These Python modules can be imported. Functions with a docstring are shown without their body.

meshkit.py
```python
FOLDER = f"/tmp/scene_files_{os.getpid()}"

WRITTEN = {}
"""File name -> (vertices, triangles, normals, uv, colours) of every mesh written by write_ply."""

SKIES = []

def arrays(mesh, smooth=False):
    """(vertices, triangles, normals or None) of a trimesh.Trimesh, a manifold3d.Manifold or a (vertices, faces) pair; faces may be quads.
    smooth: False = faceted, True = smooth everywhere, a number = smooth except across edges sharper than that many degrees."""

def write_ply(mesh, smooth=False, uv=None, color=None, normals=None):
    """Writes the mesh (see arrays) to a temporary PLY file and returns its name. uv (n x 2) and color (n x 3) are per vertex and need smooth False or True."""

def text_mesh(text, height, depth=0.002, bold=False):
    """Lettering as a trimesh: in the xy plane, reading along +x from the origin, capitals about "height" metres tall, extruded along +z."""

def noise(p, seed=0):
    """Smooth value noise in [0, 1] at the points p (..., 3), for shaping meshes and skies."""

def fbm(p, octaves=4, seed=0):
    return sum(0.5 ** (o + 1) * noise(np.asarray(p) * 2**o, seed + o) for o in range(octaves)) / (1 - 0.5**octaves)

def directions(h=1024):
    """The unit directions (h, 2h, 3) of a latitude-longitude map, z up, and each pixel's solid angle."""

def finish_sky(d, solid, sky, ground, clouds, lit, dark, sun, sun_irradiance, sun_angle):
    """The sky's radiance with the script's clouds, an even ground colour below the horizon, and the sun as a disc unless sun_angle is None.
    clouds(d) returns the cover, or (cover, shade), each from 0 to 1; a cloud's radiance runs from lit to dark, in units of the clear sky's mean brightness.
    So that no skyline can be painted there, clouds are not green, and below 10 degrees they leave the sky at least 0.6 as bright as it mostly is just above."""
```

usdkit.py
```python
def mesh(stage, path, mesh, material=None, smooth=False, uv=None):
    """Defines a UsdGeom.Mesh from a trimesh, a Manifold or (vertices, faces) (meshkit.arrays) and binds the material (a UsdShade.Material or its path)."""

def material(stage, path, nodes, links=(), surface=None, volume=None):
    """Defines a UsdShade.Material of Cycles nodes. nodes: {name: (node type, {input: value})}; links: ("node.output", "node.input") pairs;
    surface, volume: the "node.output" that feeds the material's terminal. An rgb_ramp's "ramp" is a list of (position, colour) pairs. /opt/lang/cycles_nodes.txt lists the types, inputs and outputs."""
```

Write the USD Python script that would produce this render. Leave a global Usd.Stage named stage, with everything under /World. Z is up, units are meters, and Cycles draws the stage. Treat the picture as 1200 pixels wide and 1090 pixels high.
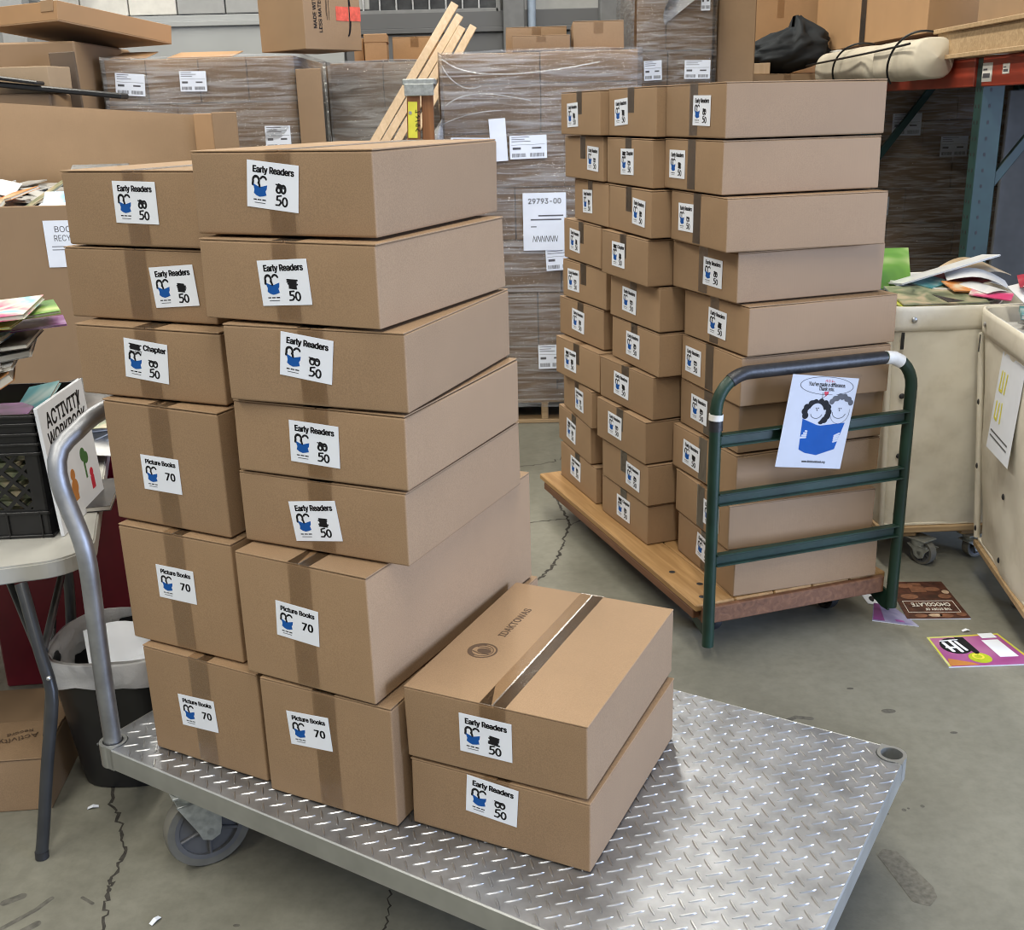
import math, random
import numpy as np, trimesh, manifold3d as m3
from shapely.geometry import Polygon, LineString, Point, box as sbox
from shapely.ops import unary_union
from shapely import affinity
import usdkit, meshkit
from pxr import Usd, UsdGeom, UsdLux, UsdShade, Gf, Sdf

stage = Usd.Stage.CreateInMemory()
UsdGeom.SetStageUpAxis(stage, UsdGeom.Tokens.z); UsdGeom.SetStageMetersPerUnit(stage, 1.0)
UsdGeom.Xform.Define(stage, '/World'); UsdGeom.Scope.Define(stage, '/World/Looks')
PI = math.pi

# ------------------------------------------------------------------ camera, sky, lights, exposure
EXPOSURE = -0.06
PITCH, ROLL, FPX, CAM_Z = 0.3164, -0.0249, 1269.4, 1.66
cam = UsdGeom.Camera.Define(stage, '/World/Camera')
cam.CreateHorizontalApertureAttr(36.0); cam.CreateVerticalApertureAttr(36.0 * 1090 / 1200)
cam.CreateFocalLengthAttr(36.0 * FPX / 1200); cam.CreateClippingRangeAttr(Gf.Vec2f(0.05, 100))
c_, s_, cr_, sr_ = math.cos(PITCH), math.sin(PITCH), math.cos(ROLL), math.sin(ROLL)
F_ = np.array([0, c_, -s_]); R0_ = np.array([1.0, 0, 0]); U0_ = np.array([0, s_, c_])
R_ = cr_ * R0_ + sr_ * U0_; U_ = -sr_ * R0_ + cr_ * U0_
cam.AddTransformOp().Set(Gf.Matrix4d(*R_, 0, *U_, 0, *(-F_), 0, 0, 0, CAM_Z, 1))
cam.CreateExposureAttr(EXPOSURE)

def rect_light(name, loc, rx, ry, rz, w, h, col, power):
    l = UsdLux.RectLight.Define(stage, '/World/' + name)
    l.AddTranslateOp().Set(Gf.Vec3d(*loc)); l.AddRotateXYZOp().Set(Gf.Vec3f(rx, ry, rz))
    l.CreateWidthAttr(w); l.CreateHeightAttr(h); l.CreateColorAttr(Gf.Vec3f(*col)); l.CreateIntensityAttr(power)
    return l
TUBE = (1.0, 0.955, 0.85)
k = 0
for yy, pw_ in ((-3.2, 40.0), (-0.4, 37.0), (2.4, 34.0), (5.2, 42.0), (8.0, 46.0)):          # rows of ceiling fluorescents over the warehouse floor
    for xx in (-3.4, 0.3):
        k += 1
        rect_light(f'ceiling_lamp_{k:03d}', (xx, yy, 5.3), 0, 0, 90, 2.4, 0.35, TUBE, pw_)
# daylight through the open loading door in the right-hand wall (behind the camera's right shoulder)
rect_light('loading_door_daylight', (6.9, -1.2, 1.75), 0, 90, 0, 3.4, 4.4, (0.53, 0.67, 1.0), 19.0)
dome = UsdLux.DomeLight.Define(stage, '/World/Sky'); dome.CreateIntensityAttr(0.25); dome.CreateColorAttr(Gf.Vec3f(0.8, 0.9, 1.0))

# ------------------------------------------------------------------ naming and prim helpers
used = {}
def numbered(parent, name):
    key = (str(parent), name); n = used.get(key, -1) + 1; used[key] = n
    return name if n == 0 else f'{name}_{n:03d}'
def keys(prim, label=None, cat=None, group=None, kind=None):
    for k_, v_ in (('label', label), ('category', cat), ('group', group), ('kind', kind)):
        if v_: prim.SetCustomDataByKey(k_, v_)
def thing(name, label, cat, loc=(0, 0, 0), rot=(0, 0, 0), group=None, kind=None):
    x = UsdGeom.Xform.Define(stage, '/World/' + numbered('/World', name))
    x.AddTranslateOp().Set(Gf.Vec3d(*map(float, loc))); x.AddRotateXYZOp().Set(Gf.Vec3f(*map(float, rot)))
    keys(x.GetPrim(), label, cat, group, kind); return x.GetPrim()
def part(parent, name, mesh, mat, label=None, smooth=False, kind=None):
    p = str(parent.GetPath()) if parent is not None else '/World'
    m = usdkit.mesh(stage, p + '/' + numbered(p, name), mesh, M[mat], smooth=smooth)
    keys(m.GetPrim(), label, None, None, kind); return m.GetPrim()
def struct(name, mesh, mat, smooth=False):
    return part(None, name, mesh, mat, smooth=smooth, kind='structure')
def solo(name, label, cat, mesh, mat, smooth=False, group=None, kind=None):
    p = part(None, name, mesh, mat, smooth=smooth); keys(p, label, cat, group, kind); return p

# ------------------------------------------------------------------ materials
M = {}
def lin(r, g, b):
    f = lambda c: c / 12.92 if c <= 0.04045 else ((c + 0.055) / 1.055) ** 2.4
    return tuple(f(x / 255.0) for x in (r, g, b))
def mat(name, nodes, links, surface='p.BSDF', volume=None):
    M[name] = usdkit.material(stage, '/World/Looks/' + name, nodes, links, surface=surface, volume=volume)
def plain(name, col, rough=0.6, metal=0.0, spec=0.5, nscale=14.0, var=0.1, bump=0.0, bscale=120.0, coat=0.0):
    c = np.array(col)
    nodes = {'t': ('texture_coordinate', {}), 'n': ('noise_texture', {'scale': nscale, 'detail': 4.0}),
             'r': ('rgb_ramp', {'ramp': [(0.3, tuple(c * (1 - var))), (0.7, tuple(np.minimum(c * (1 + var), 1)))]}),
             'p': ('principled_bsdf', {'roughness': rough, 'metallic': metal, 'specular_ior_level': spec, 'coat_weight': coat})}
    links = [('t.object', 'n.vector'), ('n.fac', 'r.fac'), ('r.color', 'p.base_color')]
    if bump:
        nodes['bn'] = ('noise_texture', {'scale': bscale, 'detail': 3.0}); nodes['b'] = ('bump', {'strength': bump, 'distance': 0.004})
        links += [('t.object', 'bn.vector'), ('bn.fac', 'b.height'), ('b.normal', 'p.normal')]
    mat(name, nodes, links)
def kraft(name, col, rough=0.68, spec=0.4, rnd=0.10):
    c = np.array(col)
    mat(name, {'t': ('texture_coordinate', {}), 'n': ('noise_texture', {'scale': 5.0, 'detail': 5.0, 'roughness': 0.6}),
               'r': ('rgb_ramp', {'ramp': [(0.25, tuple(c * 0.93)), (0.5, tuple(c)), (0.78, tuple(c * 1.06))]}),
               'g': ('noise_texture', {'scale': 420.0, 'detail': 2.0}),
               'gr': ('rgb_ramp', {'ramp': [(0.3, (0.86, 0.86, 0.86)), (0.7, (1.08, 1.08, 1.08))]}),
               'm': ('mix', {'mix_type': 'multiply', 'fac': 1.0}),
               'oi': ('object_info', {}), 'mr': ('map_range', {'to_min': 1 - rnd, 'to_max': 1 + rnd * 0.6}),
               'h': ('hsv', {'fac': 1.0}),
               'ms': ('mapping', {'scale': (260.0, 260.0, 6.0)}), 'bn': ('noise_texture', {'scale': 1.0, 'detail': 2.0}),
               'b': ('bump', {'strength': 0.10, 'distance': 0.002}),
               'p': ('principled_bsdf', {'roughness': rough, 'specular_ior_level': spec})},
        [('t.object', 'n.vector'), ('n.fac', 'r.fac'), ('t.object', 'g.vector'), ('g.fac', 'gr.fac'), ('r.color', 'm.color1'), ('gr.color', 'm.color2'),
         ('oi.random', 'mr.value'), ('mr.result', 'h.value'), ('m.color', 'h.color'), ('h.color', 'p.base_color'),
         ('t.object', 'ms.vector'), ('ms.vector', 'bn.vector'), ('bn.fac', 'b.height'), ('b.normal', 'p.normal')])
kraft('kraft', (0.335, 0.217, 0.122))
kraft('kraft_inner', (0.40, 0.29, 0.185))
kraft('kraft_orange', (0.42, 0.25, 0.125))
kraft('kraft_brown', (0.30, 0.195, 0.11))
kraft('kraft_dark', (0.12, 0.085, 0.058))
kraft('kraft_edge', (0.56, 0.42, 0.27))
mat('tape', {'t': ('texture_coordinate', {}), 'n': ('noise_texture', {'scale': 30.0, 'detail': 3.0}), 'b': ('bump', {'strength': 0.25, 'distance': 0.002}),
             'tr': ('transparent_bsdf', {'color': (0.985, 0.968, 0.945)}), 'gl': ('glossy_bsdf', {'color': (0.9, 0.9, 0.9), 'roughness': 0.22}),
             'f': ('fresnel', {'IOR': 1.2}), 'x': ('mix_closure', {})},
    [('t.object', 'n.vector'), ('n.fac', 'b.height'), ('b.normal', 'gl.normal'), ('f.fac', 'x.fac'), ('tr.BSDF', 'x.closure1'), ('gl.BSDF', 'x.closure2')], surface='x.closure')
plain('paper', (0.80, 0.84, 0.91), 0.6, var=0.03)
plain('paper_warm', (0.72, 0.70, 0.64), 0.7, var=0.08)
plain('ink', (0.010, 0.010, 0.012), 0.6, var=0.2, spec=0.2)
plain('leaflet_paper', (0.60, 0.62, 0.67), 0.6, var=0.03)
plain('ink_grey', (0.10, 0.10, 0.11), 0.6, var=0.2)
plain('ink_blue', (0.008, 0.090, 0.36), 0.6, var=0.1, spec=0.2)
plain('ink_brown', (0.10, 0.06, 0.035), 0.7, var=0.2)
plain('ink_red', (0.60, 0.02, 0.05), 0.5, var=0.1)
plain('ink_pale', (0.72, 0.70, 0.62), 0.6, var=0.05)
plain('red_tape', (0.75, 0.13, 0.09), 0.3, var=0.2, nscale=40)
plain('yellow_sticker', (0.72, 0.66, 0.06), 0.5, var=0.1)
plain('green_paint', (0.008, 0.030, 0.018), 0.42, var=0.35, nscale=9, bump=0.08)
plain('black_rubber', (0.022, 0.022, 0.024), 0.55, var=0.3, bump=0.1)
plain('black_plastic', (0.012, 0.012, 0.013), 0.35, var=0.2, bump=0.04)
plain('black_grip', (0.022, 0.022, 0.024), 0.42, var=0.4, nscale=30, bump=0.2)
plain('grey_tread', (0.13, 0.125, 0.105), 0.7, var=0.2)
plain('grey_plastic', (0.10, 0.102, 0.108), 0.45, var=0.15)
plain('table_top', (0.44, 0.435, 0.40), 0.42, var=0.05, bump=0.05, bscale=300)
plain('table_leg', (0.045, 0.047, 0.05), 0.35, metal=0.3, var=0.2)
plain('aluminium', (0.38, 0.39, 0.41), 0.5, metal=1.0, var=0.22, nscale=14, bump=0.05, bscale=200)
plain('aluminium_dull', (0.47, 0.48, 0.465), 0.42, metal=0.85, var=0.12, nscale=10, bump=0.05, bscale=260)
plain('steel', (0.55, 0.56, 0.57), 0.36, metal=1.0, var=0.15)
plain('zinc', (0.42, 0.44, 0.42), 0.42, metal=0.7, var=0.2, nscale=60)
plain('white_tape', (0.75, 0.74, 0.70), 0.5, var=0.1)
plain('red_bin', (0.17, 0.008, 0.018), 0.45, var=0.12, bump=0.05)
plain('cream', (0.60, 0.54, 0.42), 0.8, var=0.08)
plain('foam_cream', (0.62, 0.56, 0.44), 0.7, var=0.12, nscale=7)
plain('teal_steel', (0.012, 0.042, 0.038), 0.45, var=0.25, nscale=8)
plain('orange_beam', (0.34, 0.045, 0.022), 0.45, var=0.2, nscale=6)
plain('black_cloth', (0.012, 0.016, 0.020), 0.75, var=0.3, nscale=6, bump=0.3, bscale=24)
plain('grey_board', (0.16, 0.165, 0.17), 0.7, var=0.1)
plain('wall_paint', (0.36, 0.365, 0.36), 0.75, var=0.05)
plain('wall_light', (0.40, 0.415, 0.415), 0.55, var=0.05, nscale=2)
plain('wall_grey', (0.115, 0.118, 0.124), 0.55, var=0.06, nscale=2)
plain('pipe_blue', (0.36, 0.44, 0.55), 0.4, var=0.1)
plain('dark_glass', (0.05, 0.052, 0.055), 0.2, var=0.3)
plain('frame_grey', (0.20, 0.205, 0.21), 0.5)
plain('ceiling_paint', (0.28, 0.28, 0.27), 0.8)
plain('glue_stain', (0.155, 0.145, 0.115), 0.5, var=0.3, nscale=80)
plain('crack', (0.045, 0.04, 0.033), 0.9, var=0.4, nscale=60)
plain('dirt', (0.10, 0.095, 0.078), 0.8, var=0.4, nscale=60)
plain('tag_green', (0.05, 0.16, 0.04), 0.5)
plain('lime', (0.42, 0.50, 0.02), 0.45)
plain('orange_print', (0.55, 0.22, 0.05), 0.5)

def printed(name, stops, scale=7.0, rough=0.35):       # a printed cover: flat art of blotches
    n = len(stops)
    mat(name, {'t': ('texture_coordinate', {}), 'oi': ('object_info', {}), 'v': ('vector_math', {'math_type': 'add'}),
               'n': ('noise_texture', {'scale': scale, 'detail': 2.0, 'distortion': 0.8}),
               'r': ('rgb_ramp', {'ramp': [(0.30 + 0.40 * i / max(n - 1, 1), c) for i, c in enumerate(stops)], 'interpolate': True}),
               'p': ('principled_bsdf', {'roughness': rough})},
        [('t.object', 'v.vector1'), ('oi.random', 'v.vector2'), ('v.vector', 'n.vector'), ('n.fac', 'r.fac'), ('r.color', 'p.base_color')])
printed('print_pink', [(0.70, 0.05, 0.18), (0.72, 0.10, 0.25), (0.75, 0.72, 0.60), (0.25, 0.60, 0.65)], 9)
printed('print_green', [(0.05, 0.16, 0.03), (0.16, 0.34, 0.05), (0.55, 0.62, 0.25)])
printed('print_yellow', [(0.70, 0.55, 0.05), (0.55, 0.60, 0.08), (0.75, 0.70, 0.35)])
printed('print_orange', [(0.60, 0.13, 0.02), (0.68, 0.25, 0.05), (0.75, 0.60, 0.40)])
printed('print_blue', [(0.03, 0.14, 0.45), (0.15, 0.40, 0.70), (0.70, 0.75, 0.78)])
printed('print_grey', [(0.28, 0.27, 0.25), (0.45, 0.44, 0.42), (0.62, 0.61, 0.58)])
printed('print_purple', [(0.12, 0.02, 0.12), (0.28, 0.06, 0.30), (0.45, 0.30, 0.50)])
printed('print_wood', [(0.22, 0.08, 0.02), (0.36, 0.15, 0.04), (0.48, 0.24, 0.09)], 16)
printed('print_red', [(0.22, 0.012, 0.03), (0.42, 0.03, 0.06), (0.55, 0.30, 0.28)])
printed('print_moss', [(0.10, 0.12, 0.07), (0.25, 0.27, 0.16), (0.52, 0.42, 0.28)], 14)
printed('print_white', [(0.62, 0.62, 0.60), (0.74, 0.74, 0.73), (0.60, 0.62, 0.66)])
printed('print_teal', [(0.02, 0.12, 0.14), (0.06, 0.25, 0.28), (0.40, 0.50, 0.48)])
printed('print_black', [(0.02, 0.02, 0.02), (0.05, 0.045, 0.04), (0.10, 0.08, 0.07)])
printed('print_tan', [(0.32, 0.22, 0.12), (0.48, 0.36, 0.22), (0.60, 0.52, 0.40)])
printed('print_magenta', [(0.33, 0.06, 0.22), (0.38, 0.10, 0.28), (0.42, 0.16, 0.30)], 5)
printed('print_lilac', [(0.13, 0.12, 0.27), (0.25, 0.24, 0.42), (0.38, 0.38, 0.52)], 10)
printed('print_choc', [(0.030, 0.010, 0.006), (0.065, 0.020, 0.012), (0.10, 0.035, 0.02)], 30)
plain('choc_light', (0.20, 0.085, 0.045), 0.4, var=0.3, nscale=60)
plain('choc_cream', (0.52, 0.38, 0.26), 0.4, var=0.2, nscale=60)

def wood(name, a, b, scale=(3.0, 40.0, 40.0), rough=0.6):
    mat(name, {'t': ('texture_coordinate', {}), 'oi': ('object_info', {}), 'v': ('vector_math', {'math_type': 'add'}), 'm': ('mapping', {'scale': scale}),
               'n': ('noise_texture', {'scale': 1.0, 'detail': 6.0, 'distortion': 1.2}), 'r': ('rgb_ramp', {'ramp': [(0.25, a), (0.55, tuple((np.array(a) + b) / 2)), (0.75, b)]}),
               'b': ('bump', {'strength': 0.25, 'distance': 0.003}), 'p': ('principled_bsdf', {'roughness': rough})},
        [('t.object', 'v.vector1'), ('oi.random', 'v.vector2'), ('v.vector', 'm.vector'), ('m.vector', 'n.vector'), ('n.fac', 'r.fac'), ('r.color', 'p.base_color'), ('n.fac', 'b.height'), ('b.normal', 'p.normal')])
wood('wood_deck', (0.27, 0.145, 0.050), (0.46, 0.275, 0.115))
wood('wood_dark', (0.11, 0.045, 0.020), (0.23, 0.105, 0.05))
wood('wood_pale', (0.50, 0.36, 0.22), (0.66, 0.50, 0.34), (30.0, 30.0, 2.0))
wood('wood_ladder', (0.20, 0.075, 0.025), (0.34, 0.145, 0.05), (30.0, 30.0, 2.0), 0.45)
wood('wood_pallet', (0.34, 0.22, 0.11), (0.52, 0.37, 0.21))

mat('concrete', {'g': ('geometry', {}), 'n': ('noise_texture', {'scale': 1.1, 'detail': 7.0, 'roughness': 0.62, 'distortion': 0.5}),
                 'r': ('rgb_ramp', {'ramp': [(0.3, (0.145, 0.140, 0.110)), (0.5, (0.200, 0.194, 0.155)), (0.72, (0.255, 0.248, 0.203))]}),
                 'n2': ('noise_texture', {'scale': 26.0, 'detail': 5.0, 'roughness': 0.7}), 'r2': ('rgb_ramp', {'ramp': [(0.3, (0.86, 0.86, 0.85)), (0.62, (1.04, 1.04, 1.04))]}),
                 'm': ('mix', {'mix_type': 'multiply', 'fac': 1.0}), 'rr': ('map_range', {'to_min': 0.30, 'to_max': 0.62}),
                 'bn': ('noise_texture', {'scale': 90.0, 'detail': 3.0}), 'b': ('bump', {'strength': 0.12, 'distance': 0.003}),
                 'p': ('principled_bsdf', {'specular_ior_level': 0.45})},
    [('g.position', 'n.vector'), ('g.position', 'n2.vector'), ('g.position', 'bn.vector'), ('n.fac', 'r.fac'), ('n2.fac', 'r2.fac'), ('r.color', 'm.color1'), ('r2.color', 'm.color2'),
     ('m.color', 'p.base_color'), ('n.fac', 'rr.value'), ('rr.result', 'p.roughness'), ('bn.fac', 'b.height'), ('b.normal', 'p.normal')])
mat('canvas', {'t': ('texture_coordinate', {}), 'n': ('noise_texture', {'scale': 6.0, 'detail': 5.0, 'roughness': 0.65}),
               'r': ('rgb_ramp', {'ramp': [(0.25, (0.66, 0.61, 0.49)), (0.5, (0.79, 0.74, 0.62)), (0.75, (0.83, 0.79, 0.67))]}),
               'w': ('noise_texture', {'scale': 500.0}), 'b': ('bump', {'strength': 0.15, 'distance': 0.002}), 'p': ('principled_bsdf', {'roughness': 0.9, 'specular_ior_level': 0.15})},
    [('t.object', 'n.vector'), ('n.fac', 'r.fac'), ('r.color', 'p.base_color'), ('t.object', 'w.vector'), ('w.fac', 'b.height'), ('b.normal', 'p.normal')])
def film(name, lo, hi, sc=(2.2, 2.2, 30.0), white=(0.78, 0.79, 0.80)):       # clear stretch wrap: streaky, mostly see-through, glossy
    mat(name, {'t': ('texture_coordinate', {}), 'm': ('mapping', {'scale': sc}), 'n': ('noise_texture', {'scale': 1.6, 'detail': 4.0, 'roughness': 0.6, 'distortion': 1.2}),
               'r': ('map_range', {'from_min': 0.44, 'from_max': 0.75, 'to_min': lo, 'to_max': hi, 'clamp': True}),
               'd': ('diffuse_bsdf', {'color': white}), 'tr': ('transparent_bsdf', {'color': (0.97, 0.97, 0.97)}), 'x1': ('mix_closure', {}),
               'gl': ('glossy_bsdf', {'color': (1, 1, 1), 'roughness': 0.10}), 'f': ('fresnel', {'IOR': 1.42}), 'b': ('bump', {'strength': 0.9, 'distance': 0.022}), 'x2': ('mix_closure', {})},
        [('t.object', 'm.vector'), ('m.vector', 'n.vector'), ('n.fac', 'r.value'), ('r.result', 'x1.fac'), ('tr.BSDF', 'x1.closure1'), ('d.BSDF', 'x1.closure2'),
         ('n.fac', 'b.height'), ('b.normal', 'gl.normal'), ('b.normal', 'f.normal'), ('f.fac', 'x2.fac'), ('x1.closure', 'x2.closure1'), ('gl.BSDF', 'x2.closure2')], surface='x2.closure')
film('film', 0.05, 0.42, (1.3, 1.3, 26.0), (0.86, 0.87, 0.88))
film('film_haze', 0.18, 0.75, (1.6, 1.6, 16.0))
film('film_dark', 0.03, 0.4)
mat('liner', {'tr': ('transparent_bsdf', {'color': (0.9, 0.9, 0.9)}), 'd': ('diffuse_bsdf', {'color': (0.62, 0.62, 0.63)}), 'g': ('glossy_bsdf', {'color': (1, 1, 1), 'roughness': 0.25}),
              't': ('texture_coordinate', {}), 'n': ('noise_texture', {'scale': 26.0, 'detail': 3.0, 'distortion': 1.0}), 'b': ('bump', {'strength': 0.6, 'distance': 0.006}),
              'f': ('fresnel', {'IOR': 1.3}), 'x1': ('mix_closure', {'fac': 0.55}), 'x2': ('mix_closure', {})},
    [('t.object', 'n.vector'), ('n.fac', 'b.height'), ('b.normal', 'g.normal'), ('b.normal', 'd.normal'), ('f.fac', 'x2.fac'), ('tr.BSDF', 'x1.closure1'), ('d.BSDF', 'x1.closure2'), ('x1.closure', 'x2.closure1'), ('g.BSDF', 'x2.closure2')], surface='x2.closure')
mat('sleeve', {'tr': ('transparent_bsdf', {'color': (0.97, 0.97, 0.97)}), 'g': ('glossy_bsdf', {'color': (1, 1, 1), 'roughness': 0.25}), 'f': ('fresnel', {'IOR': 1.06}), 'x': ('mix_closure', {})},
    [('f.fac', 'x.fac'), ('tr.BSDF', 'x.closure1'), ('g.BSDF', 'x.closure2')], surface='x.closure')

# ------------------------------------------------------------------ mesh helpers
def cat_(ms):
    vs, fs, o = [], [], 0
    for m in ms:
        if isinstance(m, trimesh.Trimesh): v, f = np.asarray(m.vertices), np.asarray(m.faces)
        else: v, f = np.asarray(m[0], float), np.asarray(m[1], int)
        if f.shape[1] == 4: f = np.vstack([f[:, [0, 1, 2]], f[:, [0, 2, 3]]])
        vs.append(v); fs.append(f + o); o += len(v)
    return np.vstack(vs), np.vstack(fs)
def xf(m, R=None, t=(0, 0, 0)):
    v, f = (np.asarray(m.vertices), np.asarray(m.faces)) if isinstance(m, trimesh.Trimesh) else m
    v = np.asarray(v, float)
    if R is not None: v = v @ np.asarray(R).T
    return v + np.asarray(t, float), f
def rot(axis, deg):
    a = math.radians(deg); c, s = math.cos(a), math.sin(a)
    return np.array({'x': [[1, 0, 0], [0, c, -s], [0, s, c]], 'y': [[c, 0, s], [0, 1, 0], [-s, 0, c]], 'z': [[c, -s, 0], [s, c, 0], [0, 0, 1]]}[axis])
def cbox(x0, x1, y0, y1, z0, z1, b=0.002):     # chamfered block
    b = min(b, (x1 - x0) * 0.45, (y1 - y0) * 0.45, (z1 - z0) * 0.45)
    pts = []
    for sx in (0, 1):
        for sy in (0, 1):
            for sz in (0, 1):
                c = np.array([x1 if sx else x0, y1 if sy else y0, z1 if sz else z0]); d = np.array([-1 if sx else 1, -1 if sy else 1, -1 if sz else 1]) * b
                for k_ in range(3):
                    q = c + d; q[k_] = c[k_]; pts.append(q)
    pts = np.array(pts)
    h = m3.Manifold.hull_points(pts).to_mesh()
    return np.array(h.vert_properties[:, :3], float), np.array(h.tri_verts, int)
def soft_box(w, d, h, b=0.004, bulge=0.003, seed=0, n=4, crush=0.002):    # carton body: rounded edges, walls that bulge, corners a little crushed; x centred, y from 0, z from 0
    rng = np.random.RandomState(seed)
    ax = []
    for L in (w, d, h):
        ax.append(np.concatenate([[0, b], np.linspace(b, L - b, n + 1)[1:-1], [L - b, L]]))
    L3 = np.array([w, d, h]); vid, V, Fq = {}, [], []
    def vert(i, j, k_):
        key = (i, j, k_)
        if key not in vid:
            p = np.array([ax[0][i], ax[1][j], ax[2][k_]]); q = np.clip(p, b, L3 - b); dd = p - q; nn = np.linalg.norm(dd)
            if nn > 0: p = q + dd / nn * b
            vid[key] = len(V); V.append(p)
        return vid[key]
    m = n + 2
    for a in range(3):
        o1, o2 = (a + 1) % 3, (a + 2) % 3
        for side in (0, m):
            for i in range(m):
                for j in range(m):
                    quad = []
                    for di, dj in ((0, 0), (1, 0), (1, 1), (0, 1)):
                        idx = [0, 0, 0]; idx[a] = side; idx[o1] = i + di; idx[o2] = j + dj; quad.append(vert(*idx))
                    if side == 0: quad = quad[::-1]
                    Fq.append(quad)
    V = np.array(V); s = V / L3 * 2 - 1
    cor = rng.uniform(-crush, crush, (2, 2, 2, 3)); t = (s + 1) / 2; off = np.zeros_like(V)
    for a in (0, 1):
        for b2 in (0, 1):
            for c in (0, 1):
                wgt = (t[:, 0] if a else 1 - t[:, 0]) * (t[:, 1] if b2 else 1 - t[:, 1]) * (t[:, 2] if c else 1 - t[:, 2])
                off += wgt[:, None] * cor[a, b2, c]
    bx = bulge * rng.uniform(0.2, 1.2, 4); bx[0] *= .3
    off[:, 0] += np.sign(s[:, 0]) * (abs(s[:, 0]) > 0.95) * (1 - s[:, 1] ** 2) * (1 - s[:, 2] ** 2) * bx[0]
    off[:, 1] += np.sign(s[:, 1]) * (abs(s[:, 1]) > 0.95) * (1 - s[:, 0] ** 2) * (1 - s[:, 2] ** 2) * bx[1]
    fr = s[:, 1] < -0.97; off[fr, 1] = -(1 - s[fr, 0] ** 2) * (1 - s[fr, 2] ** 2) * .0016
    off[:, 2] = np.where(abs(s[:, 2]) > 0.97, np.minimum(0, off[:, 2]) * (s[:, 2] > 0), off[:, 2])
    V = V + off; V[:, 0] -= w / 2
    return V, np.array(Fq)
def tube(path, r, seg=12, closed=False, caps=True):
    P = np.asarray(path, float); n = len(P); rr = np.broadcast_to(r, n)
    T = np.gradient(P, axis=0); T /= np.linalg.norm(T, axis=1)[:, None]
    up = np.array([0, 0, 1.0]) if abs(T[0][2]) < 0.9 else np.array([0, 1.0, 0])
    N = np.cross(T[0], up); N /= np.linalg.norm(N); V = []
    for i in range(n):
        N = N - T[i] * (N @ T[i]); N /= np.linalg.norm(N); B = np.cross(T[i], N)
        a = np.arange(seg) / seg * 2 * PI
        V.append(P[i] + rr[i] * (np.cos(a)[:, None] * N + np.sin(a)[:, None] * B))
    V = np.vstack(V); Fs = []
    for i in range(n - 1):
        for j in range(seg):
            a, b = i * seg + j, i * seg + (j + 1) % seg
            Fs += [[a, b, b + seg], [a, b + seg, a + seg]]
    if caps:
        V = np.vstack([V, P[0], P[-1]]); c0, c1 = n * seg, n * seg + 1
        for j in range(seg):
            Fs += [[c0, (j + 1) % seg, j], [c1, (n - 1) * seg + j, (n - 1) * seg + (j + 1) % seg]]
    return V, np.array(Fs)
def smooth_path(pts, n=8):
    from scipy.interpolate import CubicSpline
    P = np.asarray(pts, float); t = np.r_[0, np.cumsum(np.linalg.norm(np.diff(P, axis=0), axis=1))]
    return CubicSpline(t, P)(np.linspace(0, t[-1], n))
def lathe(profile, seg=24, axis='z'):            # profile (r, z) points, closed to the axis at the ends as given
    P = np.asarray(profile, float); V = []; a = np.arange(seg) / seg * 2 * PI
    for r, z in P: V.append(np.stack([r * np.cos(a), r * np.sin(a), np.full(seg, z)], 1))
    V = np.vstack(V); Fs = []
    for i in range(len(P) - 1):
        for j in range(seg):
            p, q = i * seg + j, i * seg + (j + 1) % seg
            Fs += [[p, q, q + seg], [p, q + seg, p + seg]]
    if axis == 'y': V = V[:, [0, 2, 1]] * [1, -1, 1]
    return V, np.array(Fs)
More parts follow.
